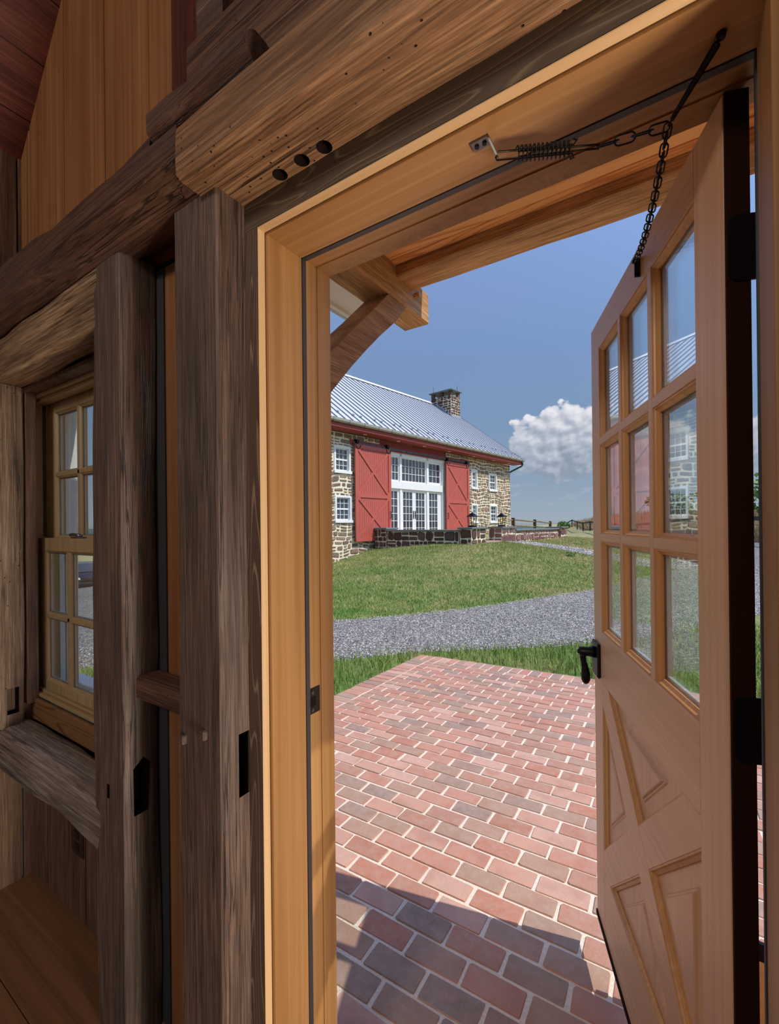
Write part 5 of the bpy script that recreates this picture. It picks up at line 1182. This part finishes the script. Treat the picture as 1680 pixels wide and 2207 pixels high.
def build_bag():
    r = empty('tote_bag', (.16,1.42,-1.505)); tag(r, 'tan tote bag with black trim standing on the bricks behind the open door', 'bag')
    P = lambda w, d, z: [(-w,-d,z),(w,-d,z),(w,d,z),(-w,d,z)]
    m = MB(); m.ring(P(.13,.17,0),P(.15,.19,.10)); m.ring(P(.15,.19,.10),P(.155,.195,.27)); m.ring(P(.145,.185,.27),P(.145,.185,.05)); m.face(P(.13,.17,0)); m.face(P(.145,.185,.05)); m.build('body', MAT['canvas'], r)
    m = MB(); m.ring(P(.156,.196,.265),P(.158,.198,.318)); m.ring(P(.158,.198,.318),P(.147,.187,.318)); m.ring(P(.147,.187,.318),P(.146,.186,.265)); m.build('rim_band', MAT['black'], r)
    for s_ in (-1,1): m = MB(); m.tube([(s_*.158,-.08,.24),(s_*.162,-.07,.32),(s_*.150,0,.40),(s_*.162,.07,.32),(s_*.158,.08,.24)], .009, 6); m.build('handle', MAT['black'], r, True)
    m = MB(); m.box(-.06,.06,-.1945,-.1885,.06,.20,.002); m.build('front_pocket', MAT['offwhite'], r)
MAT['canvas'] = plain('tan_canvas', rgb(206,168,128), .8, var=.1, scale=60, bump=.3)
build_bag()
def build_hills():
    g = random.Random(3); V = []; n = 260; rows = [(330,-14,0),(420,-6.0,.5),(520,-1.6,1),(700,-3,.6)]
    for rr, zz, am in rows:
        for i in range(n+1):
            a = R(-100+200*i/n); b = noise.noise(Vector((a*7,rr*.01,1)))*5+noise.noise(Vector((a*60,rr*.02,4)))*1.7+noise.noise(Vector((a*190,rr*.02,4)))*1.2
            lift = 4.5 if math.degrees(a) > -11 else 0.0
            V.append((rr*math.sin(a), rr*math.cos(a), zz+am*(b*.8+lift)))
    F = [(j*(n+1)+i,j*(n+1)+i+1,(j+1)*(n+1)+i+1,(j+1)*(n+1)+i) for j in range(len(rows)-1) for i in range(n)]
    mb = MB(); mb.add(V,F); o = mb.build('hills', MAT['hill'], None, True); tag(o, kind='structure')
mh = NT('wooded_hills'); gp_ = mh.n('ShaderNodeNewGeometry'); MAT['hill'] = mh.fin(mh.ramp(mh.noise(gp_.outputs['Position'], .09, 6, .7), [(.35, rgb(66,82,84)), (.6, rgb(92,110,106)), (.8, rgb(112,126,112))]), .9, spec=.05)  # blue-grey tone with distance haze put into the forest colour
build_hills()

def build_car():
    fx, fy = .92, -.39; a = math.atan2(fy,fx); x, y = -36.1, 15.2; z = ground_z(x,y); r = empty('parked_car', (x,y,z), a); tag(r, 'dark blue-grey parked car seen through the left window', 'car')
    m = MB(); w = .92
    prof = [(2.3,.35),(2.36,.62),(2.28,.86),(2.0,1.0),(1.15,1.10),(-2.2,1.10),(-2.35,.9),(-2.35,.4),(-1.95,.33),(1.9,.3)]
    L0 = [(px,-w,pz) for px,pz in prof]; L1 = [(px*.985,-w*.55,pz+.03) for px,pz in prof]
    m.prism(L0, (0,2*w,0)); m.build('body', MAT['carpaint'], r)
    cab = [(1.15,1.08),(.35,1.66),(-1.7,1.70),(-2.25,1.10)]; m = MB(); A = [(px,-.86 if i in (0,3) else -.66,pz) for i,(px,pz) in enumerate(cab)]; B = [(p[0],-p[1],p[2]) for p in A]; m.ring(A,B); m.face(A); m.face(B); m.build('cabin', MAT['carpaint'], r)
    m = MB(); m.prism([(1.14,-.78,1.12),(1.14,.78,1.12),(.39,.60,1.63),(.39,-.60,1.63)], (.012,0,.015)); m.build('windshield', MAT['farglass'], r)
    for s in (-1,1):
        m = MB(); m.prism([(.9,s*.80,1.16),(.30,s*.69,1.58),(-1.6,s*.69,1.60),(-2.0,s*.80,1.16)], (0,s*.02,0)); m.build('side_window', MAT['farglass'], r)
        m = MB(); m.prism([(2.31,s*.50,.70),(2.33,s*.86,.76),(2.22,s*.90,.90),(2.27,s*.52,.82)], (.03,0,0)); m.build('headlight', MAT['cream'], r)
        m = MB(); m.box(.95,1.15,s*.90,s*1.08,1.08,1.22,.03); m.build('mirror', MAT['carpaint'], r)
        for wx in (1.45,-1.4): m = MB(); m.tube([(wx,s*.70,.34),(wx,s*.93,.34)], .34, 18); m.build('wheel', MAT['tyre'], r)
    m = MB(); m.box(2.30,2.385,-.42,.42,.60,.84,.02); m.build('grille', MAT['tyre'], r)
    for zz in (.66,.72,.78): m = MB(); m.box(2.38,2.395,-.40,.40,zz-.008,zz+.008); m.build('grille_bar', MAT['silver'], r)
    m = MB(); m.tube([(2.405,.075*math.cos(t),.73+.075*math.sin(t)) for t in np.linspace(0,2*math.pi,16,endpoint=False)], .01, 5, closed=True)
    for t in (90,210,330): m.bar((2.405,0,.73),(2.405,.075*math.cos(R(t)),.73+.075*math.sin(R(t))),.01,.01)
    m.build('badge', MAT['silver'], r)
    m = MB(); m.box(2.28,2.42,-.88,.88,.32,.5,.04); m.build('bumper', MAT['tyre'], r)
MAT['carpaint'] = plain('dark_car_paint', rgb(44,50,62), .15, .4, spec=.8); MAT['tyre'] = plain('black_rubber', rgb(28,28,30), .6)
build_car()
# ---- finish
for o in [o for o in bpy.data.objects if o.parent is None]: o.location.z += EYE
